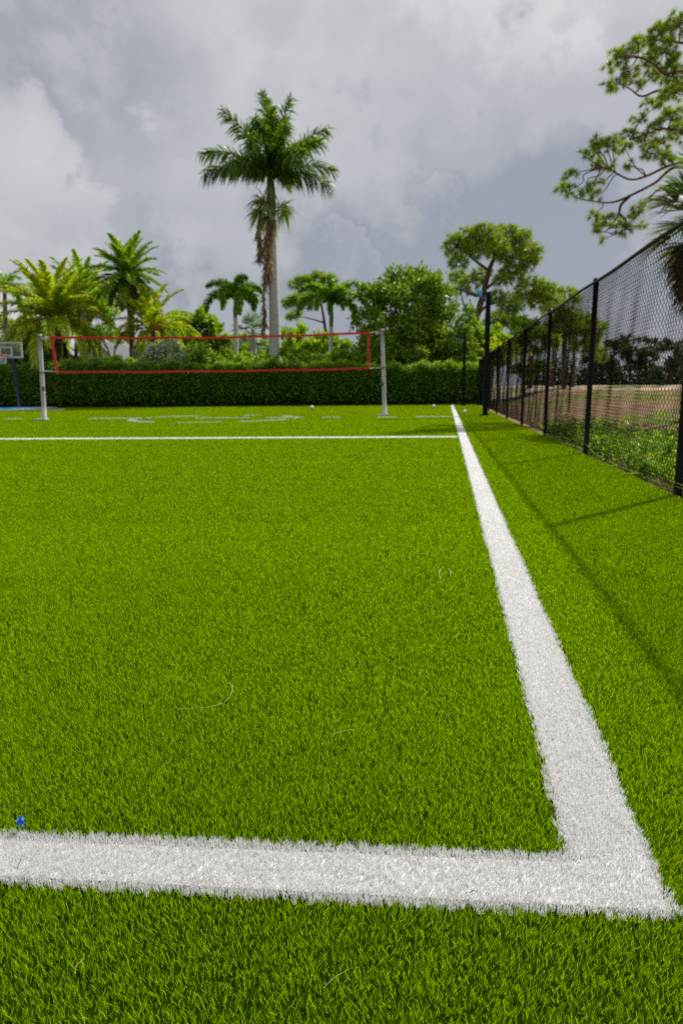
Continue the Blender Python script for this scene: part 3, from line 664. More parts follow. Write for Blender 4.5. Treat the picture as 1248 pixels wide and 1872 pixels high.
# silver fan palm
def fan(mb, c, d, L, w, n, up, stalk=None, mat=0, fold=2.3):
    """one fan leaf: n fingers spread round direction d"""
    d = nrm(d); s = nrm(np.cross(d, up)); nn = np.cross(s, d); a = np.linspace(-fold / 2, fold / 2, n) * 1.15
    dirs = np.cos(a)[:, None] * d + np.sin(a)[:, None] * s + nn * (.18 + .1 * np.abs(a))[:, None] + rng.normal(0, .05, (n, 3)); dirs = nrm(dirs)
    ln = L * (1 - .22 * (np.abs(a) / a.max()) ** 2) * rng.uniform(.9, 1.05, n)
    blades(mb, np.repeat(c[None], n, 0), dirs, ln, w, np.array([0, 0, -1.0]) * (ln * rng.uniform(.1, .35, n))[:, None], nrm(np.cross(dirs, nn)), mat)
def fan_palm(name, label, base, hub, n, pet, L, w, mat, rad, bark, skirt=0, fn=26):
    o = thing(name, label, 'palm tree', base)
    trunk_part(o, [base, (base + hub) / 2 + [.05, 0, 0], hub], [rad * 1.25, rad, rad * .95], M[bark])
    m = MB()
    for i in range(n):
        u = (i + .5) / n; az = i * 2.39996; el = 1.4 - 1.75 * u + rng.normal(0, .1); d = np.array([math.sin(az) * math.cos(el), math.cos(az) * math.cos(el), math.sin(el)])
        e = hub + d * pet * rng.uniform(.8, 1.1) - [0, 0, .12 * pet]; m.tube(smooth([hub, (hub + e) / 2 + [0, 0, .08 * pet], e], 4), np.linspace(.025, .012, 9), 4); fan(m, e, d + [0, 0, -.3], L, w, fn, np.array([0, 0, 1.0]))
    m.build('crown', M[mat], o)
    if skirt:
        m = MB()
        for i in range(skirt):
            az = i * 2.39996; el = -.55 - .75 * (i / skirt) + rng.normal(0, .1); d = np.array([math.sin(az) * math.cos(el), math.cos(az) * math.cos(el), math.sin(el)])
            e = hub - [0, 0, .1 + .5 * i / skirt] + d * pet * .75; m.tube([hub - [0, 0, .2], e], .012, 4); fan(m, e, d + [0, 0, -.9], L * .9, w, fn, np.array([0, 0, 1.0]), fold=1.7)
        m.build('dead_frond', M['dead_dark'], o)
    return o
b = ground_at(462, 42.); fan_palm('silver_fan_palm', 'silvery grey fan palm between the foxtail palm and the royal palm trunk', b, P(462, 612, 42.), 22, .85, .85, .09, 'silver', .2, 'palm_bark', 0, 18)
b = ground_at(1300, 13.5, -.1); fan_palm('cabbage_palm', 'shaggy cabbage palm with brown hanging skirt beyond the fence at the right edge', b, P(1306, 388, 13.5), 36, .80, .80, .045, 'sabal', .17, 'date_bark', 30, 30)

# ---------------------------------------------------------------- pines
big = [(835, 450, 26, 20), (858, 432, 24, 16), (890, 428, 26, 15), (922, 430, 26, 18), (950, 442, 26, 20), (968, 462, 22, 16), (838, 478, 16, 10), (905, 452, 28, 18), (940, 470, 28, 16), (965, 480, 18, 12), (935, 498, 24, 12), (918, 512, 22, 10), (970, 520, 28, 12), (992, 532, 22, 14), (1010, 548, 18, 10), (955, 540, 30, 12), (985, 552, 24, 10), (840, 505, 24, 9), (862, 516, 24, 8), (930, 560, 26, 12), (905, 545, 20, 12), (880, 500, 18, 8), (872, 455, 22, 14), (930, 590, 30, 14), (950, 612, 22, 10), (905, 585, 24, 14), (900, 620, 22, 14), (845, 530, 18, 8)]
pine('pine_tree', 'tall spreading pine with leaning trunk and rounded crown at the far fence corner', 44., [(852, 0), (855, 690), (858, 640), (868, 590), (882, 540), (895, 490), (908, 462)],
     [[(893, 495), (870, 478), (848, 460), (836, 450)], [(888, 515), (862, 505), (838, 508)], [(885, 530), (915, 508), (940, 500), (962, 480)], [(872, 575), (895, 556), (930, 552), (960, 545), (990, 540)], [(908, 462), (930, 450), (950, 442)], [(905, 470), (890, 445), (870, 435)], [(865, 600), (850, 565), (842, 535)], [(866, 600), (895, 590), (930, 590)]],
     big, 1150, .40, .040, .34, depth=2.2, ned=30, br=.10)
pine('pine_tree', 'slim pine with flat sprays between the royal palm and the right foxtail palm', 47., [(600, 0), (598, 650), (594, 600), (588, 560), (582, 530)], [[(592, 590), (565, 582), (540, 578)], [(588, 560), (560, 545), (535, 550)], [(584, 540), (560, 520), (548, 512)]],
     [(555, 512, 16, 8), (578, 508, 18, 9), (540, 520, 12, 7), (600, 514, 16, 9), (545, 548, 18, 9), (528, 552, 12, 7), (560, 556, 14, 7), (536, 575, 14, 7), (575, 535, 16, 9)], 260, .38, .042, .16, depth=1.5, ned=30, br=.06)
right_cl = [(1240, 45, 22, 22), (1205, 62, 20, 16), (1180, 72, 16, 12), (1165, 80, 12, 10), (1128, 105, 16, 12), (1112, 122, 9, 8), (1145, 92, 12, 9), (1215, 95, 24, 18), (1185, 105, 18, 14), (1150, 130, 14, 9), (1162, 150, 12, 9), (1125, 155, 14, 8), (1108, 158, 8, 6), (1230, 135, 26, 18), (1195, 135, 16, 12), (1232, 170, 24, 16), (1205, 185, 18, 12), (1180, 190, 10, 8), (1165, 218, 12, 10), (1225, 215, 24, 18), (1245, 240, 20, 16), (1195, 235, 14, 10), (1210, 262, 16, 12),
            (1148, 248, 15, 11), (1178, 258, 14, 12), (1090, 260, 14, 9), (1108, 268, 14, 11), (1082, 276, 10, 8), (1065, 284, 8, 7), (1088, 300, 14, 9), (1120, 258, 10, 8), (1140, 270, 12, 9), (1190, 280, 16, 11), (1215, 290, 16, 10), (1150, 300, 8, 7), (1118, 300, 9, 7), (1042, 322, 10, 9), (1027, 345, 10, 9), (1040, 348, 10, 7), (1070, 345, 9, 7), (1090, 358, 9, 7), (1058, 355, 8, 5), (1095, 335, 9, 6),
            (1085, 395, 10, 9), (1108, 400, 14, 10), (1125, 412, 13, 8), (1095, 415, 10, 7), (1140, 420, 12, 8), (1165, 378, 11, 9), (1158, 395, 8, 6), (1100, 438, 6, 5), (1170, 412, 9, 7), (1086, 425, 6, 5)]
pine('pine_tree', 'large open crowned pine reaching in above the fence at top right', 19., [(1330, 0), (1332, 600), (1325, 420), (1312, 260), (1300, 120), (1290, 40)],
     [[(1318, 330), (1265, 298), (1225, 302), (1180, 322), (1150, 328), (1118, 312), (1100, 305)], [(1316, 340), (1240, 305), (1195, 335), (1150, 358), (1118, 370), (1085, 368), (1050, 362)], [(1150, 358), (1134, 375), (1130, 392), (1118, 410), (1105, 425)], [(1130, 390), (1142, 402), (1148, 420)], [(1310, 260), (1260, 245), (1215, 235), (1180, 245), (1150, 255)],
      [(1306, 200), (1250, 165), (1205, 165), (1172, 176), (1150, 162), (1125, 150)], [(1300, 130), (1245, 130), (1215, 135), (1195, 118), (1170, 105), (1140, 100)], [(1296, 90), (1255, 80), (1215, 75), (1180, 72)], [(1325, 420), (1250, 345), (1205, 345), (1170, 385)]],
     right_cl, 820, .165, .012, .24, depth=1.8, ned=52, br=.045, gz=-.05)
pine('pine_tree', 'bright green pine top rising above the fence right of the large pine', 46., [(1030, 0), (1030, 680), (1030, 600), (1030, 545)], [[(1030, 580), (1010, 560), (1000, 548)], [(1030, 570), (1050, 556)]],
     [(1010, 538, 16, 8), (1034, 532, 20, 8), (1048, 545, 14, 8), (1010, 560, 18, 10), (1040, 575, 22, 12), (1015, 590, 22, 12), (1045, 600, 24, 14), (1020, 615, 24, 12), (1070, 590, 20, 14), (1080, 612, 20, 14), (1092, 600, 14, 12), (1088, 635, 18, 12), (1060, 630, 22, 12), (1095, 650, 12, 8)], 420, .42, .048, .2, depth=2, ned=30, br=.07)
# bare pine trunks beyond the fence
for i, (px, pt, lab) in enumerate([(968, 600, 'leftmost of the tall bare pine trunks seen through the fence'), (1008, 585, 'reddish bare pine trunk seen through the fence between two posts'), (1030, 570, 'straight brown pine trunk in the middle of the trunks beyond the fence'), (1046, 590, 'brown pine trunk close to the second fence post from the right')]):
    Y = 52. + 3 * i
    pine('pine_tree', lab, Y, [(px, 0), (px, 700), (px + 3, 640), (px + 1, pt)], [[(px + 1, pt + 20), (px - 8, pt + 5), (px - 14, pt)]],
         [(px + rng.uniform(-16, 16), pt + rng.uniform(-12, 22), 13, 9) for _ in range(6)], 40, .42, .05, .24, depth=1.5, ned=26, br=.06, group='bare pine trunks beyond the fence', gz=.6)
# distant tree row beyond the sand ridge
far_specs = [(1116, 642, 26, 24, 'dark pine left of the gap in the distant tree row beyond the sand ridge'), (1150, 632, 24, 18, 'round topped distant pine in the middle of the row beyond the sand ridge'), (1180, 640, 20, 20, 'narrow distant pine just right of the round topped one'),
             (1222, 650, 34, 24, 'wide dark distant tree at the right end of the row beyond the sand ridge'), (1262, 636, 26, 30, 'distant tree cut by the right picture edge'), (1085, 660, 22, 20, 'low distant tree hidden behind a fence post')]
for cx, cy, rx, ry, lab in far_specs:
    Y = 78. + rng.uniform(-4, 6)
    pine('pine_tree', lab, Y, [(cx + 3, 0), (cx + 2, 700), (cx, 670), (cx, cy)], [[(cx, cy + 14), (cx + rx * .6, cy)], [(cx, cy + 10), (cx - rx * .6, cy - 2)]],
         ellipse_clumps(cx, cy, rx, ry, 9, 9, .4) + ellipse_clumps(cx, cy + 32, rx * .9, 16, 7, 9, .2), 150, .6, .085, .24, 'pine_far', 'dark_bark', 3, 'distant trees beyond the sand ridge', .6, 26, .09)
# low scrub closing the foot of the distant row
b = np.array([40., 84., .5]); sc = thing('scrub', 'dark scrub along the foot of the distant trees beyond the sand ridge', 'scrub', b)
m = MB(); n = 9000; x = rng.uniform(22, 62, n); y = 82 + rng.normal(0, 1.2, n); z = .5 + np.abs(rng.normal(0, 1, n)) * (1.3 + .6 * wavy(x, y, 6, 6, .03, .3)); leafcards(m, np.stack([x, y, z], 1), .5, .28); sc2 = m.build('foliage', M['pine_far'], sc); sc['kind'] = 'stuff'

# ---------------------------------------------------------------- broadleaf trees and shrubs
cl = ellipse_clumps(745, 590, 82, 78, 40, 24, .5, .9) + [(700, 525, 26, 22), (735, 512, 26, 24), (765, 510, 26, 22), (800, 525, 24, 22), (670, 545, 22, 18), (820, 560, 22, 20), (745, 600, 40, 40), (700, 600, 36, 36), (790, 600, 36, 36), (745, 650, 46, 26), (690, 650, 34, 26), (800, 655, 34, 26), (830, 620, 24, 24), (664, 590, 22, 24), (845, 590, 22, 24), (852, 630, 18, 22), (660, 640, 24, 20)]
leaf_tree('broadleaf_tree', 'dense dark rounded tree with glossy leaves behind the right net post', 'tree', 38.5, [(748, 0), (748, 690), (746, 640), (745, 590)], cl, 'broad', 15000, .25, .15, .22, depth=1.6)
leaf_tree('broadleaf_tree', 'yellow green round tree between the fruiting date palm and the left foxtail palm', 'tree', 45., [(362, 0), (362, 680), (362, 620), (360, 600)], ellipse_clumps(362, 608, 36, 36, 18, 15, .4) + [(350, 582, 16, 11), (372, 578, 16, 10), (392, 595, 12, 12)], 'bright', 5200, .22, .13, .16)
leaf_tree('broadleaf_tree', 'dim green tree filling the gap behind the royal palm trunk', 'tree', 49., [(540, 0), (540, 680), (540, 640), (540, 620)], ellipse_clumps(545, 628, 50, 26, 20, 15, .2) + ellipse_clumps(470, 640, 40, 18, 10, 13, .2), 'bright', 5200, .24, .13, .16)
leaf_tree('broadleaf_tree', 'light green leafy tree behind the broad date palm at left', 'tree', 48., [(140, 0), (140, 680), (140, 620), (140, 580)], ellipse_clumps(150, 545, 42, 45, 20, 17, .3) + ellipse_clumps(60, 620, 50, 40, 14, 18, .2), 'bright', 6500, .26, .14, .2)
leaf_tree('broadleaf_tree', 'dark leafy tree behind the basketball hoop at the left edge', 'tree', 39., [(20, 0), (20, 690), (20, 660), (22, 640)], ellipse_clumps(10, 650, 60, 34, 22, 18, .2) + ellipse_clumps(70, 665, 30, 20, 8, 14, .2), 'broad', 7000, .2, .11, .16)
leaf_tree('shrub', 'pale flowering bush with whitish blooms behind the middle of the net', 'shrub', 37.2, [(302, 0), (302, 690), (302, 670)], ellipse_clumps(300, 648, 46, 22, 16, 14, .2, .9), 'bright', 3600, .15, .08, .06, flowers_glints=1.1)
for cx, cy, rx, ry, Yb, lab in ((420, 640, 46, 22, 46., 'pale green bushy tree behind the left foxtail palm trunk'), (610, 640, 50, 26, 44., 'sunlit bushy tree behind the right foxtail palm trunk'), (320, 632, 40, 26, 43.5, 'bushy tree behind the pale flowering bush'), (890, 640, 40, 46, 40., 'bright bushy tree under the leaning trunk of the large pine'), (958, 632, 54, 52, 43., 'bushy tree right of the tall lamp post just beyond the fence corner'), (185, 595, 46, 44, 64., 'tall pale green tree between the broad date palm and the slender one'), (318, 606, 34, 30, 52., 'pale green tree right of the fruiting date palm'), (45, 600, 56, 50, 64., 'tall pale green tree behind the left half of the broad date palm')):
    leaf_tree('broadleaf_tree', lab, 'tree', Yb, [(cx, 0), (cx, 690), (cx, cy + 12)], ellipse_clumps(cx, cy, rx, ry, 20, 13, .1), 'bright', 4200, .24, .14, .12)
sh = [(365, 660, 34, 15, 'bright', .06, 'light green shrub with white specks for leaf glints beside the pale flowering bush'), (415, 664, 30, 12, 'bright', .05, 'low green shrub at the foot of the left foxtail palm'), (470, 668, 34, 11, 'bright', .03, 'low green shrub at the foot of the silvery fan palm'),
      (535, 662, 36, 14, 'bright', .03, 'green shrub at the foot of the royal palm trunk'), (600, 664, 34, 13, 'bright', .02, 'green shrub at the foot of the right foxtail palm'), (652, 664, 26, 18, 'foxtail', .0, 'green shrub between the net edge and the right net post'),
      (215, 670, 34, 7, 'bright', .02, 'green shrub in front of the white house'), (150, 672, 34, 6, 'bright', .03, 'low green shrub right of the far lamp post behind the hedge'), (780, 666, 74, 22, 'broad', .0, 'long low dark shrub under the dense glossy tree'), (850, 640, 22, 40, 'broad', .0, 'tall dark shrub behind the far lamp post at the fence corner'), (842, 690, 26, 30, 'hedge', 0, 'leafy shrub filling the corner between hedge and fence')]
for cx, cy, rx, ry, mt, fl, lab in sh:  # pale cards on these shrubs stand in for glints of sunlit leaves
    leaf_tree('shrub', lab, 'shrub', 36.6 + rng.uniform(-.2, .8), [(cx, 0), (cx, 700), (cx, cy + 4)], ellipse_clumps(cx, cy - 2, rx, ry + 4, 18, 11 if ry < 30 else 13, .1), mt, int(90 * (rx + 8) * (ry + 8) / 60) + 1500, .17, .095, .05, flowers_glints=fl)

# ---------------------------------------------------------------- white house behind the palms
Yh = 53.; hb = np.array([P(150, 700, Yh)[0], Yh, -.3]); house = thing('house', 'white house with grey pitched roof half hidden behind the palms at left', 'house', hb)
x0, x1 = P(96, 700, Yh)[0], P(212, 700, Yh)[0]; ze = P(200, 656, Yh)[2]; zr = P(190, 624, Yh)[2]; D = 7.
m = MB(); xm = (x0 + x1) / 2
xg = P(178, 640, Yh)[0]; gx0 = 2 * xg - x1
m.add([[gx0, Yh, -.3], [x1, Yh, -.3], [x1, Yh, ze], [xg, Yh, zr - .12], [gx0, Yh, ze], [gx0, Yh + D, -.3], [x1, Yh + D, -.3], [x1, Yh + D, ze], [xg, Yh + D, zr - .12], [gx0, Yh + D, ze]], [[0, 1, 6, 5]]); m.add([[gx0, Yh, -.3], [x1, Yh, -.3], [x1, Yh, ze], [xg, Yh, zr - .12], [gx0, Yh, ze], [gx0, Yh + D, -.3], [x1, Yh + D, -.3], [x1, Yh + D, ze], [xg, Yh + D, zr - .12], [gx0, Yh + D, ze]], [[0, 1, 2, 3, 4], [9, 8, 7, 6, 5]]); m.add([[x1, Yh, -.3], [x1, Yh + D, -.3], [x1, Yh + D, ze], [x1, Yh, ze], [gx0, Yh, -.3], [gx0, Yh + D, -.3], [gx0, Yh + D, ze], [gx0, Yh, ze]], [[0, 1, 2, 3], [7, 6, 5, 4]])
m.box(((x0 + gx0) / 2 - .01, Yh + 3.4, (ze - .3) / 2), (gx0 - x0 - .02, D - 1.2, ze + .3)); m.build('wall', M['wall_white'], house)
m = MB(); ov = .45
for s, xe in ((1, x1), (-1, gx0)):
    dx = xe - xg; sl = (ze - zr) / abs(dx); xo = xe + s * ov; zo = zr + sl * abs(xo - xg)
    v = np.array([[xg, Yh - ov, zr], [xo, Yh - ov, zo], [xo, Yh + D + ov, zo], [xg, Yh + D + ov, zr]]); v2 = v + [0, 0, .14]; vv = np.r_[v, v2]
    m.add(vv, [[0, 1, 2, 3], [4, 7, 6, 5], [0, 4, 5, 1], [1, 5, 6, 2], [2, 6, 7, 3], [3, 7, 4, 0]])
m.box(((x0 + gx0) / 2 - .3, Yh + 3.4, ze + .08), (gx0 - x0 + .3, D - .4, .16)); m.build('roof', M['roof'], house)
for wx in (xg - .1, xg - 1.1):
    f = MB(); f.box((wx, Yh - .01, 1.5), (.9, .06, 1.2)); fr = f.build('window', M['post_white'], house); g = MB(); g.box((wx, Yh - .045, 1.5), (.76, .03, 1.06)); g.build('pane', M['glass_dark'], fr)

# ---------------------------------------------------------------- weeds beyond the fence
m = MB()
n = 5400; y = 3.0 + 9.5 * rng.uniform(0, 1, n) ** 1.1; u_ = np.abs(rng.normal(0, .55, n)) + .09; u_ = np.where(rng.random(n) < .3, rng.uniform(.1, 3.0, n), u_); x = fence_x(y) + u_
keep = (wavy(x, y, 15, 7, .2, 1.5) > -.45) | (u_ < .5); x, y, u_ = x[keep], y[keep], u_[keep]
for xx, yy_ in zip(x, y):
    zz = float(terrain_z(np.array([xx]), np.array([yy_]))[0]); k = 7; hgt = rng.uniform(.05, .24) + .28 * rng.random() ** 4; root = np.array([xx, yy_, zz])
    if rng.random() < .62:          # broad leafed weeds
        kk_ = 9; pp_ = root + rng.normal(0, .035, (kk_, 3)) * [1, 1, 0] + np.array([0, 0, 1.0]) * hgt * rng.uniform(.1, .9, (kk_, 1)); leafcards(m, pp_, .062, .034, .6); continue
    d = rand_dir(k, .9); blades(m, np.repeat(root[None], k, 0) + rng.normal(0, .015, (k, 3)) * [1, 1, 0], d, hgt * rng.uniform(.6, 1.1, k), rng.uniform(.008, .024), np.array([0, 0, -1.0]) * hgt * rng.uniform(.1, .4, (k, 1)), None, 0 if rng.random() < .9 else 1)
n = 9000; y = 5 + 34 * rng.uniform(0, 1, n) ** 1.2; x = fence_x(y) + rng.uniform(.3, 16, n); keep = wavy(x, y, 15, 7, .08, .8) > .42; x, y = x[keep], y[keep]; z = terrain_z(x, y)
for j in range(3):
    d = rand_dir(len(x), .9); blades(m, np.stack([x, y, z], 1) + rng.normal(0, .05, (len(x), 3)) * [1, 1, 0], d, rng.uniform(.08, .25, len(x)), .03, None, None, 0, 1)
n = 1500; y = rng.uniform(3, 12, n); x = fence_x(y) + np.abs(rng.normal(0, .15, n)) + .03; d = rand_dir(n, .25); blades(m, np.stack([x, y, np.full(n, -.005)], 1), d, rng.uniform(.04, .16, n), .006, None, None, 1)
tag(m.build('weeds', [M['weed'], M['dry_weed']]), 'low green weeds and dry stalks on the bare ground beyond the fence', 'weeds', kind='stuff')
def weed_plant(px, py, h, n, L, label):
    b = G(px, py, -.04); o = thing('weed_plant', label, 'plant', b)
    m = MB(); s = MB()
    for j in range(3):
        t = b + [rng.normal(0, .05), rng.normal(0, .05), h * rng.uniform(.6, 1)]; p = smooth([b + rng.normal(0, .015, 3) * [1, 1, 0], (b + t) / 2 + rng.normal(0, .02, 3), t], 5); s.tube(p, np.linspace(.006, .003, len(p)), 5)
        i = rng.integers(2, len(p), n); leafcards(m, p[i], L, L * .45, .5)
    s.build('stems', M['shaft'], o); m.build('foliage', M['weed'], o)
weed_plant(1216, 868, .42, 14, .11, 'tall upright weed just left of the nearest fence post')
weed_plant(1196, 872, .22, 22, .10, 'bushy low weed at the fence foot near the nearest post')
weed_plant(1172, 852, .18, 16, .08, 'small bushy weed at the fence foot midway between the two nearest posts')
weed_plant(1148, 842, .24, 18, .10, 'leafy weed against the fence well left of the nearest post')
weed_plant(1120, 834, .16, 16, .08, 'small leafy weed at the fence foot right of the second nearest post')
weed_plant(1232, 884, .26, 20, .10, 'leafy weed pressed against the nearest fence post')
# red marker on a stick
b = G(1079, 757, .05); o = thing('marker_flag', 'small red and white marker flag on a wire beyond the fence', 'flag', b)
m = MB(); m.tube([b - [0, 0, .1], b + [0, 0, .42]], .006, 5); m.build('stake', M['steel'], o)
m = MB(); m.add([b + v for v in ([.0, 0, .28], [-.13, .02, .27], [-.12, .05, .40], [.0, 0, .42], [0, .01, .28], [-.13, .03, .27], [-.12, .06, .40], [0, .01, .42])], [[0, 1, 2, 3], [7, 6, 5, 4], [0, 4, 5, 1], [1, 5, 6, 2], [2, 6, 7, 3]]); m.build('cloth', M['red'], o)

# ---------------------------------------------------------------- small things lying on the turf
def scrap():
    c = G(37, 1502, .03); o = MB(); n = 9
    a, b_ = np.meshgrid(np.linspace(-1, 1, n), np.linspace(-1, 1, n)); r_ = np.random.default_rng(2)
    x = a * .0064 + .002 * np.sin(b_ * 3); z = b_ * .0082 + .003 * np.cos(a * 4); y = .005 * np.sin(a * 3 + b_ * 2) + r_.normal(0, .0012, a.shape)
    x = x * (1 - .25 * np.clip(-b_, 0, 1)); top = np.stack([x, y, z], -1).reshape(-1, 3) + c; bot = top + [0.0006, .0012, 0]
    i, j = np.meshgrid(np.arange(n - 1), np.arange(n - 1), indexing='ij'); k = (i * n + j).ravel(); q = np.stack([k, k + 1, k + n + 1, k + n], 1)
    o.add(top, q, 0, True); o.add(bot, q[:, ::-1], 0, True)
    return tag(o.build('plastic_scrap', M['blue_plastic']), 'crumpled scrap of blue plastic at the edge of the white foreground line', 'plastic scrap')
scrap()
def straw(pix, r, mat, label, z=.03, name='dry_straw', cat='straw'):
    p = smooth([G(x, y, z + dz) for x, y, dz in pix], 6); m = MB(); m.tube(p, np.linspace(r, r * .5, len(p)), 5)
    return tag(m.build(name, M[mat]), label, cat, 'dry bits lying on the turf')
straw([(418, 1247, .006), (425, 1258, .008), (421, 1272, .006), (410, 1284, .002)], .0012, 'straw', 'curled pale dry straw in the middle of the turf')
straw([(408, 1285, .0), (385, 1292, .002), (366, 1294, .0), (326, 1296, .001)], .0009, 'straw', 'long thin dry straw lying left of the curled one')
straw([(608, 1342, .001), (630, 1336, .004), (657, 1332, .002)], .0009, 'straw', 'short yellow dry straw right of the curled one')
straw([(750, 1011, .002), (765, 1013, .004), (780, 1012, .002)], .002, 'straw', 'small dry straw on the turf left of the long white line')
straw([(805, 1040, .004), (802, 1050, .004), (806, 1058, .002)], .0022, 'straw', 'tiny hooked straw close to the long white line')
straw([(820, 1040, .004), (824, 1046, .004), (822, 1052, .002)], .0022, 'straw', 'tiny curled straw touching the edge of the long white line')
straw([(532, 1017, .002), (540, 1019, .005), (546, 1017, .002)], .002, 'straw', 'pale curved straw in the far middle of the turf')
straw([(920, 1040, .004), (926, 1036, .006), (930, 1037, .004)], .0018, 'straw', 'pale bit of straw on the long white line')
straw([(35, 1580, .002), (38, 1574, .004), (37, 1570, .004)], .0010, 'brown_bit', 'brown crumb on the white foreground line under the blue scrap', .027, 'brown_crumb', 'crumb')
straw([(32, 1588, .0), (34, 1583, .002), (36, 1579, .002)], .0009, 'brown_bit', 'lower brown crumb on the white foreground line', .027, 'brown_crumb', 'crumb')
straw([(858, 1632, .0), (866, 1628, .004), (872, 1630, .002)], .0009, 'brown_bit', 'thin brown crumb at the lower edge of the white foreground line', .027, 'brown_crumb', 'crumb')
straw([(202, 1270, .0), (206, 1271, .003), (212, 1271, .001)], .0012, 'brown_bit', 'dark brown crumb on the turf at left', .029, 'brown_crumb', 'crumb')
straw([(592, 1806, .0), (610, 1788, .006), (640, 1770, .002)], .0005, 'straw', 'pale stalk lying in the near turf below the white line')
straw([(138, 1780, .0), (140, 1765, .006), (156, 1752, .002)], .0005, 'straw', 'pale green hooked stalk in the near turf at lower left')
straw([(652, 943, .004), (656, 944, .006), (659, 944, .004)], .0045, 'brown_bit', 'dark speck on the turf far up the middle', .03, 'brown_crumb', 'crumb')
def ball(px, py, r, label, o=None):
    c = G(px, py) + np.array([0, 0, r + .02])
    if o is None:
        m = MB(); th = np.linspace(-pi / 2, pi / 2, 9); m.tube(np.stack([np.zeros(9), np.zeros(9), np.sin(th)], 1), np.maximum(np.cos(th), .02), 14); o = m.build('ball', M['ball'])
    else: o = o.copy(); col.objects.link(o)
    o.location = tuple(c); o.scale = (r,) * 3
    return tag(o, label, 'ball', 'white balls lying on the far turf')
b0 = ball(570, 749, .075, 'white ball on the far turf left of the right net post')
ball(792, 747, .07, 'white ball on the far turf just left of the long white line', b0); ball(849, 757, .06, 'white ball on the turf between the long white line and the tall lamp post', b0)

# ---------------------------------------------------------------- sky, sun, camera
w = bpy.data.worlds.new('World'); scene.world = w; w.use_nodes = True; nt = w.node_tree; nt.nodes.clear(); N, Lk = nt.nodes.new, nt.links.new
bg = N('ShaderNodeBackground'); out = N('ShaderNodeOutputWorld'); Lk(bg.outputs[0], out.inputs[0]); bg.inputs[1].default_value = .1
sky = N('ShaderNodeTexSky'); sky.sky_type = 'NISHITA'; sky.sun_disc = False; sky.sun_elevation = SUN_EL; sky.sun_rotation = SUN_AZ
tc = N('ShaderNodeTexCoord'); gen = tc.outputs['Generated']
def math_(op, a, b=None, c=None):
    n = N('ShaderNodeMath'); n.operation = op
    for i, v in enumerate((a, b, c)):
        if v is None: continue
        if isinstance(v, (int, float)): n.inputs[i].default_value = v
        else: Lk(v, n.inputs[i])
    return n.outputs[0]
sx = N('ShaderNodeSeparateXYZ'); Lk(gen, sx.inputs[0])
den = math_('ADD', math_('MAXIMUM', sx.outputs[2], 0.), .22)
cb = N('ShaderNodeCombineXYZ'); Lk(math_('DIVIDE', sx.outputs[0], den), cb.inputs[0]); Lk(math_('DIVIDE', sx.outputs[1], den), cb.inputs[1]); cb.inputs[2].default_value = .3
def noise(sc, det, rough, dist, vec, off=(0, 0, 0)):
    mp = N('ShaderNodeMapping'); mp.inputs['Location'].default_value = off; Lk(vec, mp.inputs[0])
    n = N('ShaderNodeTexNoise'); n.inputs['Scale'].default_value = sc; n.inputs['Detail'].default_value = det; n.inputs['Roughness'].default_value = rough; n.inputs['Distortion'].default_value = dist; Lk(mp.outputs[0], n.inputs[0]); return n
n1 = noise(1.1, 9, .52, .25, cb.outputs[0], (3, 1, 0)); n2 = noise(3.2, 9, .6, .3, cb.outputs[0], (7, 4, 2))
# ragged direction: cloud banks keep torn edges
nv = noise(5., 7, .6, .0, gen); va = N('ShaderNodeVectorMath'); va.operation = 'SUBTRACT'; Lk(nv.outputs['Color'], va.inputs[0]); va.inputs[1].default_value = (.5, .5, .5)
vs = N('ShaderNodeVectorMath'); vs.operation = 'SCALE'; Lk(va.outputs[0], vs.inputs[0]); vs.inputs['Scale'].default_value = .16
vd = N('ShaderNodeVectorMath'); vd.operation = 'ADD'; Lk(gen, vd.inputs[0]); Lk(vs.outputs[0], vd.inputs[1])
val = math_('ADD', math_('MULTIPLY', math_('SUBTRACT', n1.outputs[0], .5), .80), math_('MULTIPLY', math_('SUBTRACT', n2.outputs[0], .5), .15))
val = math_('ADD', val, math_('MULTIPLY_ADD', sx.outputs[2], .95, .27))
BANKS = [(165, 230, 9, -.36), (60, 130, 8, -.02), (40, 330, 6, .34), (240, 400, 8, .22), (380, 150, 7, .10), (668, 315, 3.0, .15), (590, 420, 2.6, .16), (690, 225, 6, -.16), (800, 460, 11, -.26), (560, 500, 8, -.24), (950, 40, 8, .18), (985, 215, 6, .14), (1090, 470, 9, -.22), (560, 60, 10, .14), (1010, 380, 7, -.16), (400, 470, 6, -.08)]
for px, py, rad, amp in BANKS:
    amp *= 1.12
    d = nrm(ray(px, py)); dt = N('ShaderNodeVectorMath'); dt.operation = 'DOT_PRODUCT'; Lk(vd.outputs[0], dt.inputs[0]); dt.inputs[1].default_value = tuple(d)
    mr = N('ShaderNodeMapRange'); mr.interpolation_type = 'SMOOTHSTEP'; Lk(dt.outputs['Value'], mr.inputs[0]); mr.inputs[1].default_value = math.cos(math.radians(rad * 1.5)); mr.inputs[2].default_value = math.cos(math.radians(rad * .3)); mr.inputs[3].default_value = 0; mr.inputs[4].default_value = amp
    val = math_('ADD', val, mr.outputs[0])
rp = N('ShaderNodeValToRGB'); Lk(val, rp.inputs[0]); cr = rp.color_ramp
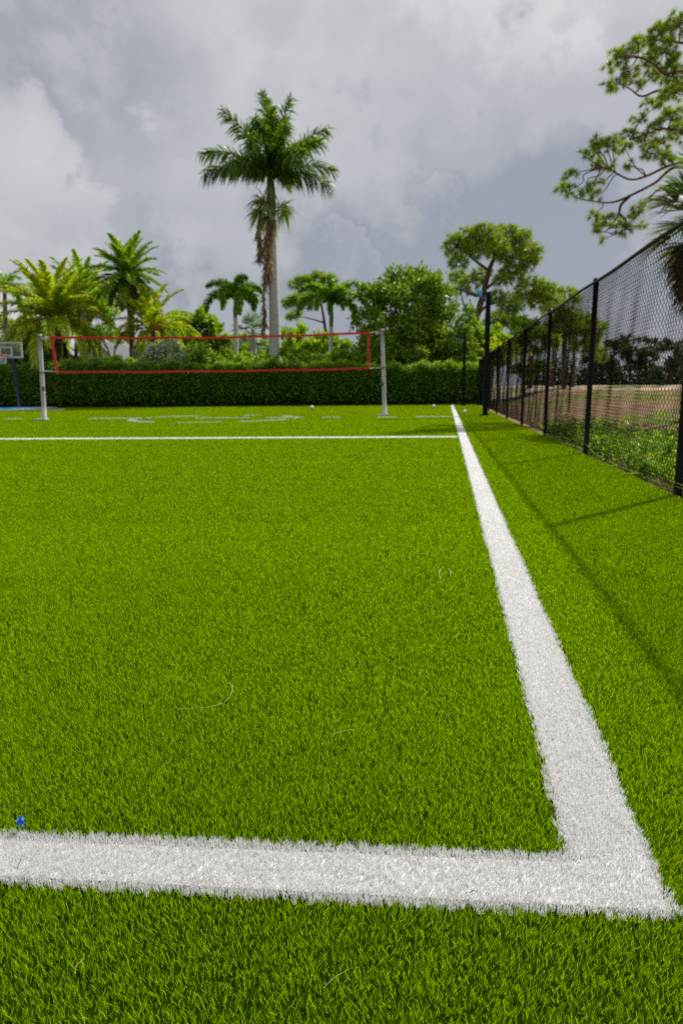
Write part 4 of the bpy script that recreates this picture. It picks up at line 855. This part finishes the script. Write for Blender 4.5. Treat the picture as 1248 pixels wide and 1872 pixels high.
cr.elements[0].position = 0.; cr.elements[0].color = (.315, .335, .39, 1); cr.elements[1].position = 1.; cr.elements[1].color = (.70, .70, .71, 1)
e = cr.elements.new(.38); e.color = (.43, .44, .475, 1); e = cr.elements.new(.68); e.color = (.56, .563, .58, 1)
sc_ = N('ShaderNodeMix'); sc_.data_type = 'RGBA'; sc_.blend_type = 'MULTIPLY'; sc_.inputs[0].default_value = 1; Lk(rp.outputs[0], sc_.inputs[6]); sc_.inputs[7].default_value = (7.6, 7.6, 7.6, 1)
mx = N('ShaderNodeMix'); mx.data_type = 'RGBA'; mx.inputs[0].default_value = .93; Lk(sky.outputs[0], mx.inputs[6]); Lk(sc_.outputs[2], mx.inputs[7]); Lk(mx.outputs[2], bg.inputs[0])

from mathutils import Vector, Matrix
sl = bpy.data.lights.new('sun', 'SUN'); sl.energy = 4.2; sl.angle = math.radians(1.2); sl.color = (1, .955, .88)
so = bpy.data.objects.new('sun', sl); col.objects.link(so); so.rotation_euler = Vector(-SUN_DIR).to_track_quat('-Z', 'Y').to_euler(); so.location = (20, 20, 30)

cam = bpy.data.cameras.new('camera'); co = bpy.data.objects.new('camera', cam); col.objects.link(co); scene.camera = co
cam.sensor_fit = 'VERTICAL'; cam.sensor_height = 36; cam.lens = 36 * FPX / 1872; cam.clip_start = .05; cam.clip_end = 4000
co.matrix_world = Matrix(((RT[0], UP[0], -FWD[0], CAM[0]), (RT[1], UP[1], -FWD[1], CAM[1]), (RT[2], UP[2], -FWD[2], CAM[2]), (0, 0, 0, 1)))
cam.dof.use_dof = True; cam.dof.focus_distance = float(np.dot(G(500, 1580) - CAM, FWD)); cam.dof.aperture_fstop = 6.0; cam.dof.aperture_blades = 8

scene.view_settings.view_transform = 'Standard'; scene.view_settings.look = 'None'; scene.view_settings.exposure = .4; scene.view_settings.gamma = 1
scene.render.engine = 'CYCLES'; cy = scene.cycles
cy.max_bounces = 8; cy.transmission_bounces = 6; cy.transparent_max_bounces = 8; cy.diffuse_bounces = 2; cy.glossy_bounces = 2
cy.use_denoising = False; cy.sample_clamp_direct = 3.0; cy.sample_clamp_indirect = 2.0
